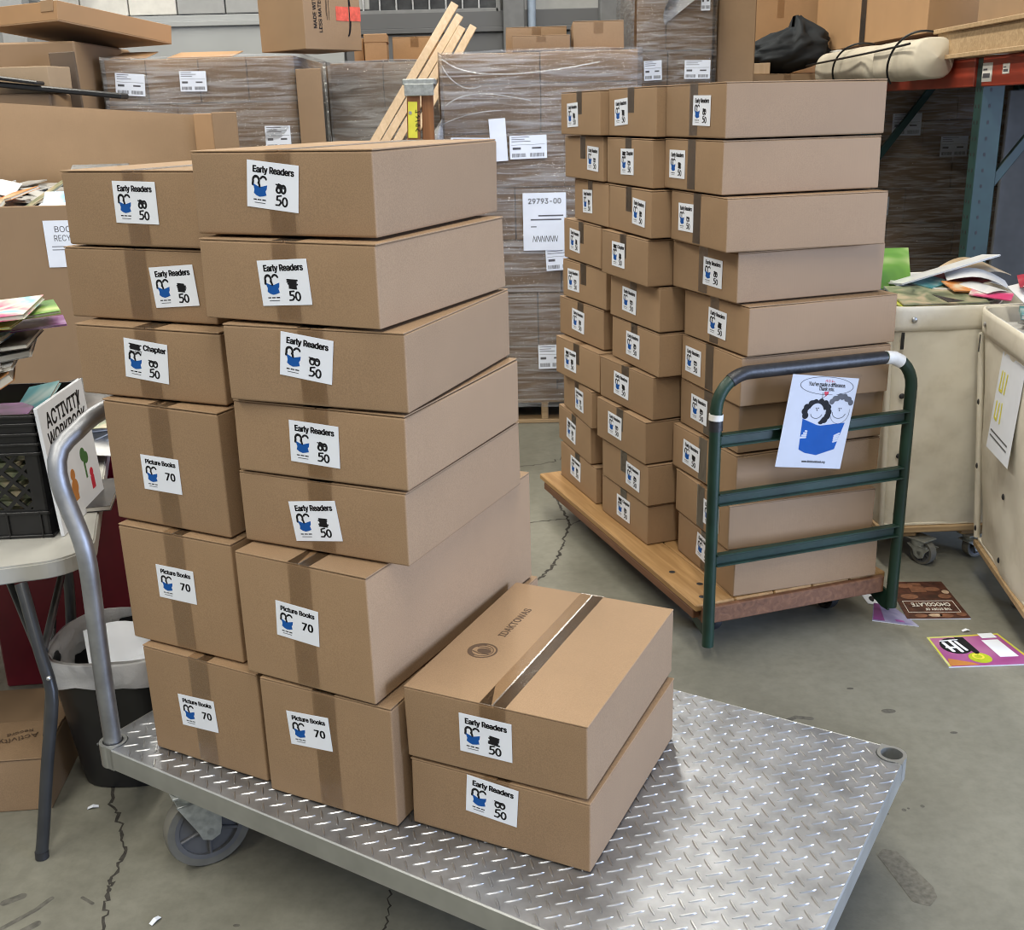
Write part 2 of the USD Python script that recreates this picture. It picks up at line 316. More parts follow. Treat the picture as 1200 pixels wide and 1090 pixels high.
def extrude(shape, depth, z=0.0):
    gs = [g for g in (shape.geoms if hasattr(shape, 'geoms') else [shape]) if g.area > 1e-10]
    v, f = cat_([trimesh.creation.extrude_polygon(g, depth, engine='earcut') for g in gs])
    return v + [0, 0, z], f
def upright(m, t=(0, 0, 0)):                     # xy drawing -> stands in the xz plane, its face towards -y
    v, f = m; return np.stack([v[:, 0], -v[:, 2], v[:, 1]], 1) + np.asarray(t, float), f
def stroke(pts, w): return LineString(pts).buffer(w / 2, quad_segs=3)
_txt = {}
def text(s, h, depth=0.0003, bold=True):
    key = (s, bold)
    if key not in _txt:
        m = meshkit.text_mesh(s, 1.0, 1.0, bold=bold); _txt[key] = (np.array(m.vertices), np.array(m.faces))
    v, f = _txt[key]; return v * [h, h, depth], f
def text_w(s, h, bold=True): return text(s, h, 1, bold)[0][:, 0].max()
def grid_sheet(nx, ny, fn):                      # fn(u,v) -> xyz over the unit square
    u, v = np.meshgrid(np.linspace(0, 1, nx), np.linspace(0, 1, ny)); P = fn(u.ravel(), v.ravel()); Fs = []
    for j in range(ny - 1):
        for i in range(nx - 1):
            a = j * nx + i; Fs.append([a, a + 1, a + nx + 1, a + nx])
    return np.asarray(P, float), np.array(Fs)
def thicken(m, t):                               # a sheet given a thickness t along -normal
    v, f = m
    f3 = np.vstack([f[:, [0, 1, 2]], f[:, [0, 2, 3]]]) if f.shape[1] == 4 else f
    tm = trimesh.Trimesh(v, f3, process=False); nrm = np.array(tm.vertex_normals)
    v2 = v - nrm * t; n = len(v)
    e = np.sort(f3[:, [0, 1, 1, 2, 2, 0]].reshape(-1, 2), axis=1); d = f3[:, [0, 1, 1, 2, 2, 0]].reshape(-1, 2)
    _, inv, cnt = np.unique(e, axis=0, return_inverse=True, return_counts=True)
    bd = d[cnt[inv.ravel()] == 1]
    side = np.vstack([np.stack([bd[:, 1], bd[:, 0], bd[:, 0] + n], 1), np.stack([bd[:, 1], bd[:, 0] + n, bd[:, 1] + n], 1)])
    return np.vstack([v, v2]), np.vstack([f3, f3[:, ::-1] + n, side])

# ------------------------------------------------------------------ the setting
fl = struct('floor', cbox(-6, 7, -7, 10, -0.1, 0, 0.001), 'concrete')
struct('ceiling', cbox(-6, 7, -7, 10, 6.0, 6.1, 0.001), 'ceiling_paint')
struct('wall_left', cbox(-6.1, -6, -7, 10, 0, 6, 0.001), 'wall_paint')
struct('wall_front', cbox(-6, 7, -7.1, -7, 0, 6, 0.001), 'wall_paint')
struct('wall_right', cat_([cbox(7, 7.1, -7, -3.4, 0, 6, .001), cbox(7, 7.1, 1.0, 10, 0, 6, .001), cbox(7, 7.1, -3.4, 1.0, 3.5, 6, .001)]), 'wall_paint')
wb = struct('wall_back', cbox(-6, 7, 10, 10.1, 0, 6, 0.001), 'wall_paint')
rng = random.Random(5)
for row in range(4):                                # painted blocks above the panelling
    for i in range(22):
        x0 = -5.2 + i * 0.41 + (0.2 if row % 2 else 0)
        if 2.45 + row * .2 > 3.4: continue
        if -1.2 < x0 < 0.72 or x0 > 2.2: continue
        part(wb, 'block', cbox(x0, x0 + 0.398, 9.955, 9.999, 2.50 + row * 0.205, 2.695 + row * 0.205, 0.006), 'wall_paint' if rng.random() < 0.7 else 'paper_warm')
struct('trim_1', cat_([cbox(-3.6, -1.35, 9.93, 9.995, 0, 2.40, .004), cbox(-3.6, -1.35, 9.90, 9.995, 2.40, 2.44, .004), cbox(-3.6, -1.35, 9.93, 9.995, 2.44, 2.49, .004)]), 'wall_light')
struct('trim_2', cat_([cbox(-1.33, 1.6, 9.93, 9.995, 0, 2.30, .004), cbox(-1.33, 1.6, 9.90, 9.995, 2.30, 2.34, .004), cbox(-1.33, 1.6, 9.93, 9.995, 2.34, 2.47, .004)]), 'wall_grey')
w1 = thing('window_1', None, None, (0, 9.9, 0), kind='structure')
part(w1, 'pane', cbox(-1.30, -0.02, .06, .08, 2.47, 3.3, .002), 'dark_glass')
part(w1, 'frame', cat_([cbox(-1.30, -0.02, .03, .09, 2.46, 2.49, .003), cbox(-1.33, -1.29, .03, .09, 2.46, 3.3, .003), cbox(-.04, 0, .03, .09, 2.46, 3.3, .003)]), 'frame_grey')
for i in range(8): part(w1, 'bar', cbox(-1.17 + i * .14, -1.155 + i * .14, .035, .055, 2.48, 3.3, .002), 'steel')
struct('column_1', cbox(0.02, 0.20, 9.72, 9.90, 0, 5.9, .01), 'grey_board')
struct('column_2', cbox(0.80, 1.02, 9.4, 9.62, 0, 5.9, .01), 'grey_board')
struct('column_3', cbox(-3.62, -3.44, 8.45, 8.6, 0, 5.9, .01), 'wall_paint')
solo('drain_pipe', 'pale blue vertical pipe beside the grey column on the back wall', 'pipe', tube([(0.26, 9.82, 0), (0.26, 9.82, 5.9)], 0.035, 14), 'pipe_blue', smooth=40)
solo('duct', 'dark teal grey sloping duct in the top left corner by the ceiling', 'duct', xf(cbox(-.9, .9, -.2, .2, -.12, .12, .02), rot('y', 9), (-4.55, 9.2, 2.60)), 'grey_board')
# cracks, glue and scraps on the floor
def ribbon(pts, w, z=0.0006, seed=0, sub=10):
    rg = np.random.RandomState(seed); P = []
    for a, b in zip(pts[:-1], pts[1:]):
        a, b = np.array(a), np.array(b)
        for t in np.linspace(0, 1, sub, endpoint=False): P.append(a + (b - a) * t)
    P.append(np.array(pts[-1])); P = np.array(P)
    P[1:-1] += rg.normal(0, np.linalg.norm(P[-1] - P[0]) / len(P) * 0.35, P[1:-1].shape)
    ww = w * rg.uniform(0.35, 1.2, len(P)); T = np.gradient(P, axis=0); T /= np.linalg.norm(T, axis=1)[:, None] + 1e-9
    N = np.stack([-T[:, 1], T[:, 0]], 1); A, B = P + N * ww[:, None] / 2, P - N * ww[:, None] / 2
    V = np.vstack([np.c_[A, np.full(len(P), z)], np.c_[B, np.full(len(P), z)]]); n = len(P)
    return V, np.array([[i, i + n, i + 1 + n, i + 1] for i in range(n - 1)])
for i, (pts, w) in enumerate([([(-1.10, 2.55), (-1.049, 2.377), (-0.985, 2.27), (-0.942, 2.172), (-0.945, 2.08), (-0.937, 2.024), (-0.909, 1.916), (-0.90, 1.80)], .010),
                              ([(-0.30, 2.02), (-0.296, 1.90), (-.31, 1.78)], .005),
                              ([(0.19, 4.62), (0.204, 4.507), (0.222, 4.38), (0.237, 4.245), (0.205, 4.07), (0.175, 3.927), (0.150, 3.83), (0.118, 3.749), (0.068, 3.674), (0.02, 3.61)], .012),
                              ([(-.10, 4.20), (0.0, 4.27), (0.084, 4.285), (0.15, 4.30), (0.222, 4.31)], .007), ([(-.25, 4.9), (0.1, 5.05), (.3, 5.2)], .006), ([(.23, 4.24), (.30, 4.30)], .006)]):
    part(fl, 'crack', ribbon(pts, w, seed=i), 'crack')
gs = Polygon([(0.83, 2.095), (0.845, 2.112), (0.868, 2.105), (0.905, 1.985), (0.902, 1.955), (0.88, 1.932), (0.855, 1.945)]).buffer(.006)
solo('glue_residue', 'long dark patch of old tape glue on the floor right of the silver cart', 'stain', extrude(gs, 0.0004, 0.0002), 'glue_stain')
rg = random.Random(3); pt = []
for _ in range(9):
    cx, cy = 0.86 + rg.random() * .16, 2.30 - rg.random() * .05; pt.append(Point(cx, cy).buffer(.003 + .004 * rg.random(), quad_segs=3))
for cx, cy, r in ((1.06, 2.72, .016), (.80, 2.58, .012), (.99, 2.85, .008), (-.62, 1.92, .006), (.95, 2.42, .006), (1.2, 2.6, .008)):
    pt.append(affinity.scale(Point(cx, cy).buffer(r, quad_segs=4), 1.3, 0.7))
pt += [LineString([(-1.13, 1.93), (-1.08, 1.985), (-1.06, 2.02)]).buffer(.006), LineString([(-1.10, 1.90), (-1.06, 1.94)]).buffer(.009), LineString([(-1.16, 2.01), (-1.13, 2.03)]).buffer(.010), LineString([(-.99, 2.02), (-.96, 2.0)]).buffer(.004), LineString([(.72, 2.66), (.79, 2.70), (.83, 2.69)]).buffer(.008)]
part(fl, 'grime', extrude(unary_union(pt), .0003, .0002), 'dirt', kind='stuff')
for i, (x, y, r, lab) in enumerate([(-1.085, 2.352, 15, 'tiny white paper scrap on the floor in front of the black wastebasket'), (-0.80, 1.937, 60, 'tiny white paper scrap on the floor below the silver cart wheel'), (1.475, 3.196, 10, 'small folded white paper scrap between the two magazines on the floor')]):
    solo('paper_scrap', lab, 'paper scrap', thicken(xf((np.array([[-.014, -.004, .001], [0, -.006, .006], [.014, -.003, .001], [.013, .006, .002], [0, .005, .007], [-.013, .006, .001]]), np.array([[0, 1, 4], [0, 4, 5], [1, 2, 3], [1, 3, 4]])), rot('z', r), (x, y, .002)), .0008), 'paper')

# ------------------------------------------------------------------ box labels
def arc(cx, cy, rx, ry, a0, a1, n=14):
    return [(cx + rx * math.cos(math.radians(a0 + (a1 - a0) * i / (n - 1))), cy + ry * math.sin(math.radians(a0 + (a1 - a0) * i / (n - 1)))) for i in range(n)]
ICON_BOOK = Polygon([(.06, .62), (.50, .47), (.99, .60), (.96, .40), (.88, .30), (.94, .10), (.72, .04), (.5, 0), (.28, .06), (.12, .16), (.16, .34)])
ICON_HAIR = unary_union([stroke(arc(.26, .78, .20, .20, -35, 200), .13), stroke([(.07, .74), (.05, .58)], .14), stroke([(.44, .70), (.50, .50)], .13),
                         stroke(arc(.74, .80, .20, .19, 25, 150), .11)])
ICON_FACE = unary_union([stroke(arc(.74, .80, .18, .20, 160, 390), .012)])
def scrib(seed):
    rg = np.random.RandomState(seed)
    if seed % 3 == 0:
        return unary_union([stroke([(rg.uniform(0, .25) if i % 2 else rg.uniform(.75, 1), i / 9.0) for i in range(10)], .2), sbox(.12, .1, .9, .9)])
    if seed % 3 == 1:
        return unary_union([stroke(arc(.28, .45, .22, .38, 0, 360), .17), stroke(arc(.75, .45, .22, .38, 0, 360), .17), stroke([(.0, .85), (.9, .75), (.1, .65), (.95, .55)], .13)])
    return unary_union([stroke(arc(.3, .35, .20, .28, 0, 360), .2), stroke([(.12, .5), (.3, 1.0), (.5, .9), (.2, .7)], .2), stroke(arc(.75, .5, .2, .42, 0, 360), .2), stroke([(.05, .95), (.8, .8), (.2, .7), (.8, .6)], .14)])
def hand50(seed):
    rg = np.random.RandomState(seed + 77); j = lambda: rg.uniform(-.05, .05)
    five = [(.42, .98 + j()), (.10, .92), (.08, .58), (.32, .62 + j()), (.42, .36), (.26, .08 + j()), (.0, .10)]
    return unary_union([stroke(five, .15), stroke([(.62 + .19 * math.cos(a) + .12, .45 + .40 * math.sin(a)) for a in np.linspace(.6, 2 * PI + .9, 16)], .15)])
def put(shape, x, y, sx, sy): return affinity.translate(affinity.scale(shape, sx, sy, origin=(0, 0)), x, y)
def label_parts(root, kind, seed, place, size=1.0):     # place(mesh in label's own xy plane, z out) -> mesh
    w, h = (0.112, 0.084) if kind != 'P' else (0.106, 0.078)
    w *= size; h *= size
    bend = np.random.RandomState(seed)
    lab = part(root, 'paper_label', place(xf(cbox(-w / 2, w / 2, -h / 2, h / 2, 0, .0006, .0001))), 'paper')
    x0, y0 = -w / 2, -h / 2; z = .0006; T = .0003
    black, ms = [], []
    if kind == 'E': s, th = 'Early Readers', h * .135
    elif kind == 'P': s, th = 'Picture Books', h * .125
    else: s, th = 'Chapter', h * .135
    tw = text_w(s, th); tx = x0 + w * .11 if kind != 'C' else x0 + w * .44
    fit = min(1.0, w * .80 / tw) if kind != 'C' else 1.0
    for dx, dy in ((0, 0), (th * .055, 0), (-th * .055, 0), (0, th * .03)): ms.append(xf(text(s, th, T), np.diag([fit, 1, 1]), (tx + dx, y0 + h * .76 + dy, z)))
    iw, ih = w * .30, h * .44
    black.append(put(ICON_HAIR, x0 + w * .10, y0 + h * .24, iw, ih))
    for i, (a, b) in enumerate(((.13, .20), (.21, .29), (.30, .38))): black.append(sbox(x0 + w * a, y0 + h * .165, x0 + w * (b - .01), y0 + h * .19))
    black.append(sbox(x0 + w * .15, y0 + h * .105, x0 + w * .36, y0 + h * .117))
    if kind == 'P':
        ms.extend([xf(text('70', h * .21, T), None, (x0 + w * .60 + dx, y0 + h * .36, z)) for dx in (-.0006, 0, .0006)])
    else:
        black.append(put(scrib(seed), x0 + w * .56, y0 + h * .36, w * .20, h * .20))
        black.append(put(hand50(seed), x0 + w * .57, y0 + h * .09, w * .23, h * .23))
    if kind == 'C':
        black.append(put(scrib(0), x0 + w * .11, y0 + h * .74, w * .28, h * .14))
        ms.append(xf(text('SHORT', h * .085, T, False), None, (x0 + w * .12, y0 + h * .63, z)))
    ms.append(extrude(unary_union(black), T, z))
    part(lab, 'lettering', place(cat_(ms)), 'ink')
    part(lab, 'picture', place(extrude(put(ICON_BOOK, x0 + w * .10, y0 + h * .24, iw, ih), T, z)), 'ink_blue')

def carton(name, label, cat, group, x, y, z, yaw, w, d, h, kind=None, lab=(.5, .5, 0), seed=0, tape_w=.05, front_tape=.06, body='kraft', full_tape=False):
    t = thing(name, label, cat, (x, y, z), (0, 0, yaw), group)
    rg = np.random.RandomState(seed + 11)
    part(t, 'body', soft_box(w, d, h - .004, seed=seed, bulge=.0035), body, smooth=50)
    gap = .0022
    for sgn in (-1, 1):
        xa, xb = (-w / 2 + .0005, -gap / 2) if sgn < 0 else (gap / 2, w / 2 - .0005)
        f = cbox(xa, xb, .0005 - .0012 * rg.rand(), d - .0005, h - .0038, h - .0008, .0008)
        part(t, 'top_flap', f, 'kraft' if body == 'kraft' else body)
    hh = h - .0008
    fd = (h - .006) if full_tape else front_tape
    tp = cat_([cbox(-tape_w / 2, tape_w / 2, -.002, d + .002, hh, hh + .0004, .0001), cbox(-tape_w / 2, tape_w / 2, -.0021, -.0017, h - fd, hh + .0004, .0001)])
    part(t, 'packing_tape', tp, 'tape')
    if kind:
        u, v, tilt = lab
        R = rot('z', tilt)
        def place(m):
            v_, f_ = xf(m, R); v_, f_ = upright((v_, f_)); return v_ + [(u - .5) * w, -.0022, v * h], f_
        label_parts(t, kind, seed, place)
    return t

BOX = {'L1': (-0.7519, 2.2689, 1.4107, -24.726, 0.3914, 0.5209, 0.1534), 'L2': (-0.7722, 2.2825, 1.2551, -22.6827, 0.3837, 0.5209, 0.1515), 'L3': (-0.7535, 2.2236, 1.098, -22.7906, 0.3748, 0.5209, 0.1534), 'L4': (-0.7341, 2.1856, 0.8214, -27.0231, 0.3185, 0.6942, 0.2732), 'L5': (-0.7291, 2.1614, 0.5403, -26.8077, 0.3158, 0.6942, 0.2776), 'L6': (-0.698, 2.1238, 0.2717, -27.8416, 0.3284, 0.6942, 0.265), 'R1': (-0.4089, 2.0372, 1.4493, -23.7399, 0.3934, 0.5251, 0.1538), 'R2': (-0.4067, 2.0071, 1.2914, -25.7469, 0.3966, 0.5132, 0.153), 'R3': (-0.3674, 1.9856, 1.1363, -21.3291, 0.3869, 0.5187, 0.1505), 'R4': (-0.3714, 1.9966, 0.9844, -24.3259, 0.3883, 0.5147, 0.1478), 'R5': (-0.3771, 2.0035, 0.8289, -24.969, 0.3895, 0.5209, 0.1519), 'R6': (-0.4239, 1.9624, 0.5504, -28.0767, 0.3235, 0.6873, 0.2749), 'R7': (-0.3948, 1.9487, 0.2717, -26.3909, 0.3224, 0.6941, 0.2749), 'S1': (-0.0489, 1.8091, 0.4315, -25.4275, 0.3898, 0.5302, 0.1584), 'S2': (-0.0444, 1.8077, 0.2717, -26.0315, 0.39, 0.5158, 0.1546), 'A1': (0.2758, 4.1173, 1.5685, -73.2259, 0.3953, 0.5209, 0.1517), 'A2': (0.2909, 4.1456, 1.4109, -73.3931, 0.3969, 0.5209, 0.1535), 'A3': (0.3163, 4.1219, 1.2538, -76.0855, 0.3931, 0.5209, 0.1525), 'A4': (0.2866, 4.1988, 1.0975, -73.4711, 0.3995, 0.5209, 0.153), 'A5': (0.2935, 4.1856, 0.9452, -69.9223, 0.4055, 0.5209, 0.1484), 'A6': (0.2835, 4.209, 0.7893, -68.8489, 0.4037, 0.5209, 0.152), 'A7': (0.2645, 4.1741, 0.6327, -69.0766, 0.4054, 0.5209, 0.1524), 'A8': (0.2674, 4.2119, 0.4809, -77.2081, 0.3857, 0.5209, 0.1474), 'A9': (0.2569, 4.2447, 0.3258, -74.6304, 0.3934, 0.5209, 0.1512), 'A10': (0.2689, 4.2089, 0.1716, -72.5, 0.3952, 0.5209, 0.1503), 'M1': (0.4201, 3.7394, 1.5688, -73.0687, 0.395, 0.5209, 0.154), 'M2': (0.4145, 3.7488, 1.4111, -73.9075, 0.3926, 0.5209, 0.1526), 'M3': (0.4152, 3.7287, 1.2554, -75.3674, 0.3908, 0.5209, 0.1515), 'M4': (0.3987, 3.7452, 1.0973, -72.9971, 0.394, 0.5209, 0.153), 'M5': (0.4363, 3.7478, 0.9433, -71.0199, 0.3894, 0.5209, 0.1494), 'M6': (0.4405, 3.7492, 0.7896, -72.1975, 0.3904, 0.5209, 0.1494), 'M7': (0.4125, 3.7679, 0.634, -68.243, 0.3979, 0.5209, 0.1516), 'M8': (0.3943, 3.7654, 0.4771, -69.869, 0.3977, 0.5208, 0.1527), 'M9': (0.4094, 3.756, 0.3246, -70.8919, 0.3888, 0.5209, 0.1482), 'M10': (0.4111, 3.769, 0.1716, -70.6981, 0.3883, 0.5209, 0.1489), 'C1': (0.5634, 3.363, 1.57, -73.5088, 0.3947, 0.5189, 0.1522), 'C2': (0.563, 3.3732, 1.414, -73.9839, 0.3975, 0.5154, 0.1515), 'C3': (0.578, 3.3387, 1.2553, -75.6335, 0.4, 0.5166, 0.1543), 'C4': (0.6072, 3.3677, 1.1015, -70.1586, 0.3927, 0.5177, 0.1492), 'C5': (0.6423, 3.3426, 0.9458, -71.4129, 0.3988, 0.5211, 0.1514), 'C6': (0.6356, 3.3634, 0.7895, -73.5593, 0.408, 0.5182, 0.1518), 'C7': (0.6399, 3.3867, 0.6317, -72.4245, 0.3962, 0.5209, 0.1533), 'C8': (0.6276, 3.3842, 0.4753, -70.5714, 0.416, 0.5312, 0.1518), 'C9': (0.6215, 3.3598, 0.3201, -74.5306, 0.4024, 0.522, 0.1502), 'C10': (0.6345, 3.3389, 0.1716, -73.773, 0.4164, 0.5214, 0.1437)}
LABINFO = dict(R1=('E', .46, .58, -6), R2=('E', .49, .5, 4), R3=('E', .47, .62, -7), R4=('E', .48, .5, -2), R5=('E', .46, .44, 8), R6=('P', .455, .52, -3), R7=('P', .37, .64, 4),
    L1=('E', .5, .58, -1), L2=('E', .74, .5, 5), L3=('C', .49, .54, -5), L4=('P', .46, .44, 0), L5=('P', .48, .57, 0), L6=('P', .45, .48, 3), S1=('E', .46, .54, 0), S2=('E', .47, .68, -4),
    A1=('E', .33, .46, 2), A2=('E', .76, .5, -2), A3=('E', .42, .5, 2), A4=('E', .33, .5, -2), A5=('E', .27, .5, 1), A6=('E', .45, .5, -3), A7=('C', .36, .5, 0), A8=('E', .6, .52, 2), A9=('C', .42, .5, -4), A10=('E', .45, .55, -3),
    M1=('E', .3, .5, 3), M2=('C', .48, .5, 1), M3=('E', .74, .5, -3), M4=('C', .4, .52, 0), M5=('E', .42, .5, -2), M6=('E', .48, .5, 0), M7=('E', .43, .5, -2), M8=('E', .4, .52, -1), M9=('E', .7, .5, -2), M10=('C', .5, .5, 0),
    C1=('E', .64, .5, -1), C2=('E', .25, .5, 0), C3=('E', .3, .5, 1), C4=('E', .65, .5, -1), C5=('E', .55, .47, -2), C6=('E', .22, .5, 0), C7=('E', .35, .5, -1), C8=('E', .32, .47, -3), C9=('E', .7, .5, 0), C10=('E', .5, .56, -6))
ORD = ['top', 'second from top', 'third from top', 'fourth from top', 'fifth from top', 'sixth from top', 'seventh from top', 'eighth from top', 'ninth from top', 'bottom']
KIND = {'E': 'Early Readers', 'P': 'Picture Books', 'C': 'Short Chapter'}
for n_, b in BOX.items():
    c = n_[0]; i = int(n_[1:]); k_, u, v, tilt = LABINFO[n_]
    tot = {'L': 6, 'R': 7, 'S': 2}.get(c, 10)
    o = 'bottom' if i == tot else ORD[i - 1]
    if c == 'S': lb = f'{"upper" if i == 1 else "lower"} of two low cartons at the right of the silver cart, {KIND[k_]} label'
    elif c in 'LR': lb = f'{o} carton in the {"left" if c == "L" else "right"} column on the silver cart, {KIND[k_]} label'
    else: lb = f'{o} carton in the {dict(A="left", M="middle", C="right")[c]} column on the green cart, {KIND[k_]} label'
    g = {'L': 'cartons on the silver cart', 'R': 'cartons on the silver cart', 'S': 'cartons on the silver cart'}.get(c, 'cartons on the green cart')
    t = carton('carton', lb, 'cardboard box', g, *b, kind=k_, lab=(u, v, tilt), seed=sum(ord(q) * (31 ** j) for j, q in enumerate(n_)) % 9973,
           tape_w=.055, full_tape=(k_ == 'P'), front_tape=(b[6] - .006) if c in 'CLR' else .08)
    if n_ == 'S1':                                   # printed stamp on the top flap
        z = b[6] - .0006
        st = unary_union([stroke(arc(0, 0, .030, .030, 0, 360, 30), .004), stroke(arc(0, 0, .023, .023, 0, 360, 26), .002), affinity.scale(Point(.004, 0).buffer(.013), 1.2, .8), stroke(arc(0, 0, .026, .026, 100, 250), .004),
                          stroke([(-.018, -.008), (0, -.014), (.018, -.010)], .003), stroke([(-.016, .012), (.0, .016), (.014, .012)], .003)])
        part(t, 'printed_stamp', xf(extrude(st, .0003), None, (-.115, .19, z)), 'ink_brown')
        part(t, 'printed_word', xf(text('IDAKTOWAS', .017, .0003), rot('z', 90), (-.098, .262, z)), 'ink_brown')

# ------------------------------------------------------------------ silver diamond-plate cart
def wheel_parts(r, w, tread, hub, spokes=5):
    tr = lathe([(r * .80, -w / 2 * .8), (r * .97, -w / 2 * .85), (r, -w / 2 * .5), (r, w / 2 * .5), (r * .97, w / 2 * .85), (r * .80, w / 2 * .8), (r * .80, -w / 2 * .8)], 32, 'y')
    hb = [lathe([(r * .70, -w / 2 * .75), (r * .80, -w / 2 * .82), (r * .80, w / 2 * .82), (r * .70, w / 2 * .75), (r * .70, -w / 2 * .75)], 28, 'y'), lathe([(0, -w * .18), (r * .72, -w * .18), (r * .72, w * .18), (0, w * .18)], 28, 'y'),
          lathe([(0, -w * .55), (r * .2, -w * .55), (r * .24, -w * .4), (r * .24, w * .4), (r * .2, w * .55), (0, w * .55)], 18, 'y')]
    for i in range(spokes): hb.append(xf(cbox(r * .15, r * .75, -w * .36, w * .36, -r * .035, r * .035, .002), rot('y', i * 360 / spokes + 20)))
    return tr, cat_(hb)
def caster(root, x, y, ztop, r, w, yaw, tread='grey_tread', hub='grey_plastic', fork='zinc', trail=.03):
    Rz = rot('z', yaw); tr, hb = wheel_parts(r, w, tread, hub)
    P = lambda m: xf((np.asarray(m[0]) + [trail, 0, r], m[1]), Rz, (x, y, 0))
    cs = part(root, 'caster_fork', xf(cat_([cat_([cbox(-.045, .045, -.035, .035, ztop - .006, ztop, .001), lathe([(.03, ztop - .03), (.034, ztop - .006)], 18)])] +
        [cat_([upright(extrude(Polygon([(-.038, ztop - .028), (.062, ztop - .028), (trail + .026, r + .006), (trail + .020, r - .014), (trail, r - .023), (trail - .020, r - .014), (trail - .028, r + .008)]), .004), (0, s * (w / 2 + .008) + .002, 0)),
               upright((lambda m: m)(extrude(Point(trail, r).buffer(.009, quad_segs=4), .012)), (0, s * (w / 2 + .008) + (.002 if s > 0 else .010) , 0))]) for s in (-1, 1)] +
        [cbox(-.036, .046, -w / 2 - .01, w / 2 + .01, ztop - .032, ztop - .027, .001)]), Rz, (x, y, 0)), fork, smooth=30)
    part(root, 'wheel', P(hb), hub, smooth=35); part(root, 'tyre', P(tr), tread, smooth=40)
U1 = np.array([.848, -.53]); V1 = np.array([.53, .848]); YAW1 = math.degrees(math.atan2(-.53, .848))
CL, CW, CZ, CF = 1.65, 0.895, 0.27, 0.056
ct = thing('platform_cart', 'large silver diamond-plate platform cart with a tubular handle, stacked with cartons', 'cart', (-.998, 2.223, 0), (0, 0, YAW1))
hole = .021; cc = .030
pl = sbox(.004, .004, CL - .004, CW - .004)
for (hx, hy) in ((cc, cc), (CL - cc, cc), (cc, CW - cc), (CL - cc, CW - cc)): pl = pl.difference(Point(hx, hy).buffer(.034, quad_segs=8))
part(ct, 'deck_plate', extrude(pl, .004, CZ - .0055), 'aluminium')
lug0 = []
for s in np.linspace(-1, 1, 9): lug0.append((s * .0175, .0031 * math.sqrt(max(0, 1 - s * s)) ** 1.0))
def lug():
    top = [(x, y) for x, y in lug0] + [(x, -y) for x, y in lug0[::-1][1:-1]]
    n = len(top); o = np.array(top); V = np.vstack([np.c_[o, np.zeros(n)], np.c_[o * [.9, .35], np.full(n, .0019)]])
    Fs = [[i, (i + 1) % n, (i + 1) % n + n, i + n] for i in range(n)]
    F3 = [[a, b, c] for a, b, c, d in Fs] + [[a, c, d] for a, b, c, d in Fs] + [[n, n + i, n + i + 1] for i in range(1, n - 1)]
    return V, np.array(F3)
LV, LF = lug(); vs, fs, o = [], [], 0
pit = .042; Ra, Rb = rot('z', 45)[:2, :2], rot('z', -45)[:2, :2]
for i in range(int(2 * CL / pit)):
    for j in range(int(2 * CW / pit)):
        if (i + j) % 2: continue
        px, py = .018 + i * pit / 2, .018 + j * pit / 2
        if px > CL - .014 or py > CW - .014: continue
        if min(math.hypot(px - a, py - b) for a, b in ((cc, cc), (CL - cc, cc), (cc, CW - cc), (CL - cc, CW - cc))) < .045: continue
        v = LV.copy(); v[:, :2] = v[:, :2] @ (Ra if i % 2 else Rb).T; v += [px, py, CZ - .0016]
        vs.append(v); fs.append(LF + o); o += len(v)
part(ct, 'tread_pattern', (np.vstack(vs), np.vstack(fs)), 'steel', smooth=40, kind='stuff')
def rail(x0, x1, y0, y1):
    L = CZ - .0008
    return cbox(x0, x1, y0, y1, CZ - CF, L, .004)
part(ct, 'frame_rail', rail(.05, CL - .05, 0, .006), 'aluminium_dull'); part(ct, 'frame_rail', rail(.05, CL - .05, CW - .006, CW), 'aluminium_dull')
part(ct, 'frame_rail', rail(0, .006, .05, CW - .05), 'aluminium_dull'); part(ct, 'frame_rail', rail(CL - .006, CL, .05, CW - .05), 'aluminium_dull')
for yy in (.14, CW - .14): part(ct, 'cross_member', cbox(.02, CL - .02, yy - .03, yy + .03, CZ - CF, CZ - .008, .004), 'aluminium_dull')
for (hx, hy, sx, sy) in ((cc, cc, -1, -1), (CL - cc, cc, 1, -1), (cc, CW - cc, -1, 1), (CL - cc, CW - cc, 1, 1)):
    ring = unary_union([Point(hx, hy).buffer(.032, quad_segs=8), sbox(min(hx, hx - sx * .03), min(hy, hy + sy * cc), max(hx, hx - sx * .03), max(hy, hy + sy * cc)), sbox(min(hx, hx + sx * cc), min(hy, hy - sy * .03), max(hx, hx + sx * cc), max(hy, hy - sy * .03))]).difference(Point(hx, hy).buffer(hole + .003, quad_segs=8))
    part(ct, 'corner_socket', extrude(ring, CF + .001, CZ - CF), 'aluminium_dull')
    part(ct, 'socket_bore', extrude(Point(hx, hy).buffer(hole + .003, quad_segs=8), .003, CZ - CF), 'black_rubber')
hp = [(0, 0, CZ - .045), (0, 0, .32), (.003, 0, .504), (.010, 0, .683), (.006, 0, .765), (-.024, .002, .84), (-.047, .004, .894), (-.056, .009, .945), (-.062, .032, .980), (-.058, .066, 1.001), (-.056, .10, 1.020), (-.054, .14, 1.033), (-.045, .25, 1.045)]
hp = [(a + cc, b + cc, c) for a, b, c in hp]
hp2 = hp + [(cc - .040, CW / 2, 1.05)] + [(a, CW - b, c) for a, b, c in hp[::-1]]
part(ct, 'handle', tube(smooth_path(hp2, 90), .0205, 18), 'aluminium', smooth=60)
for x, y, yw in ((.257, .046, 62), (CL - .22, .13, 10), (.22, CW - .13, 175), (CL - .22, CW - .13, 168)): caster(ct, x, y, CZ - CF, .0985, .045, yw, trail=.030)

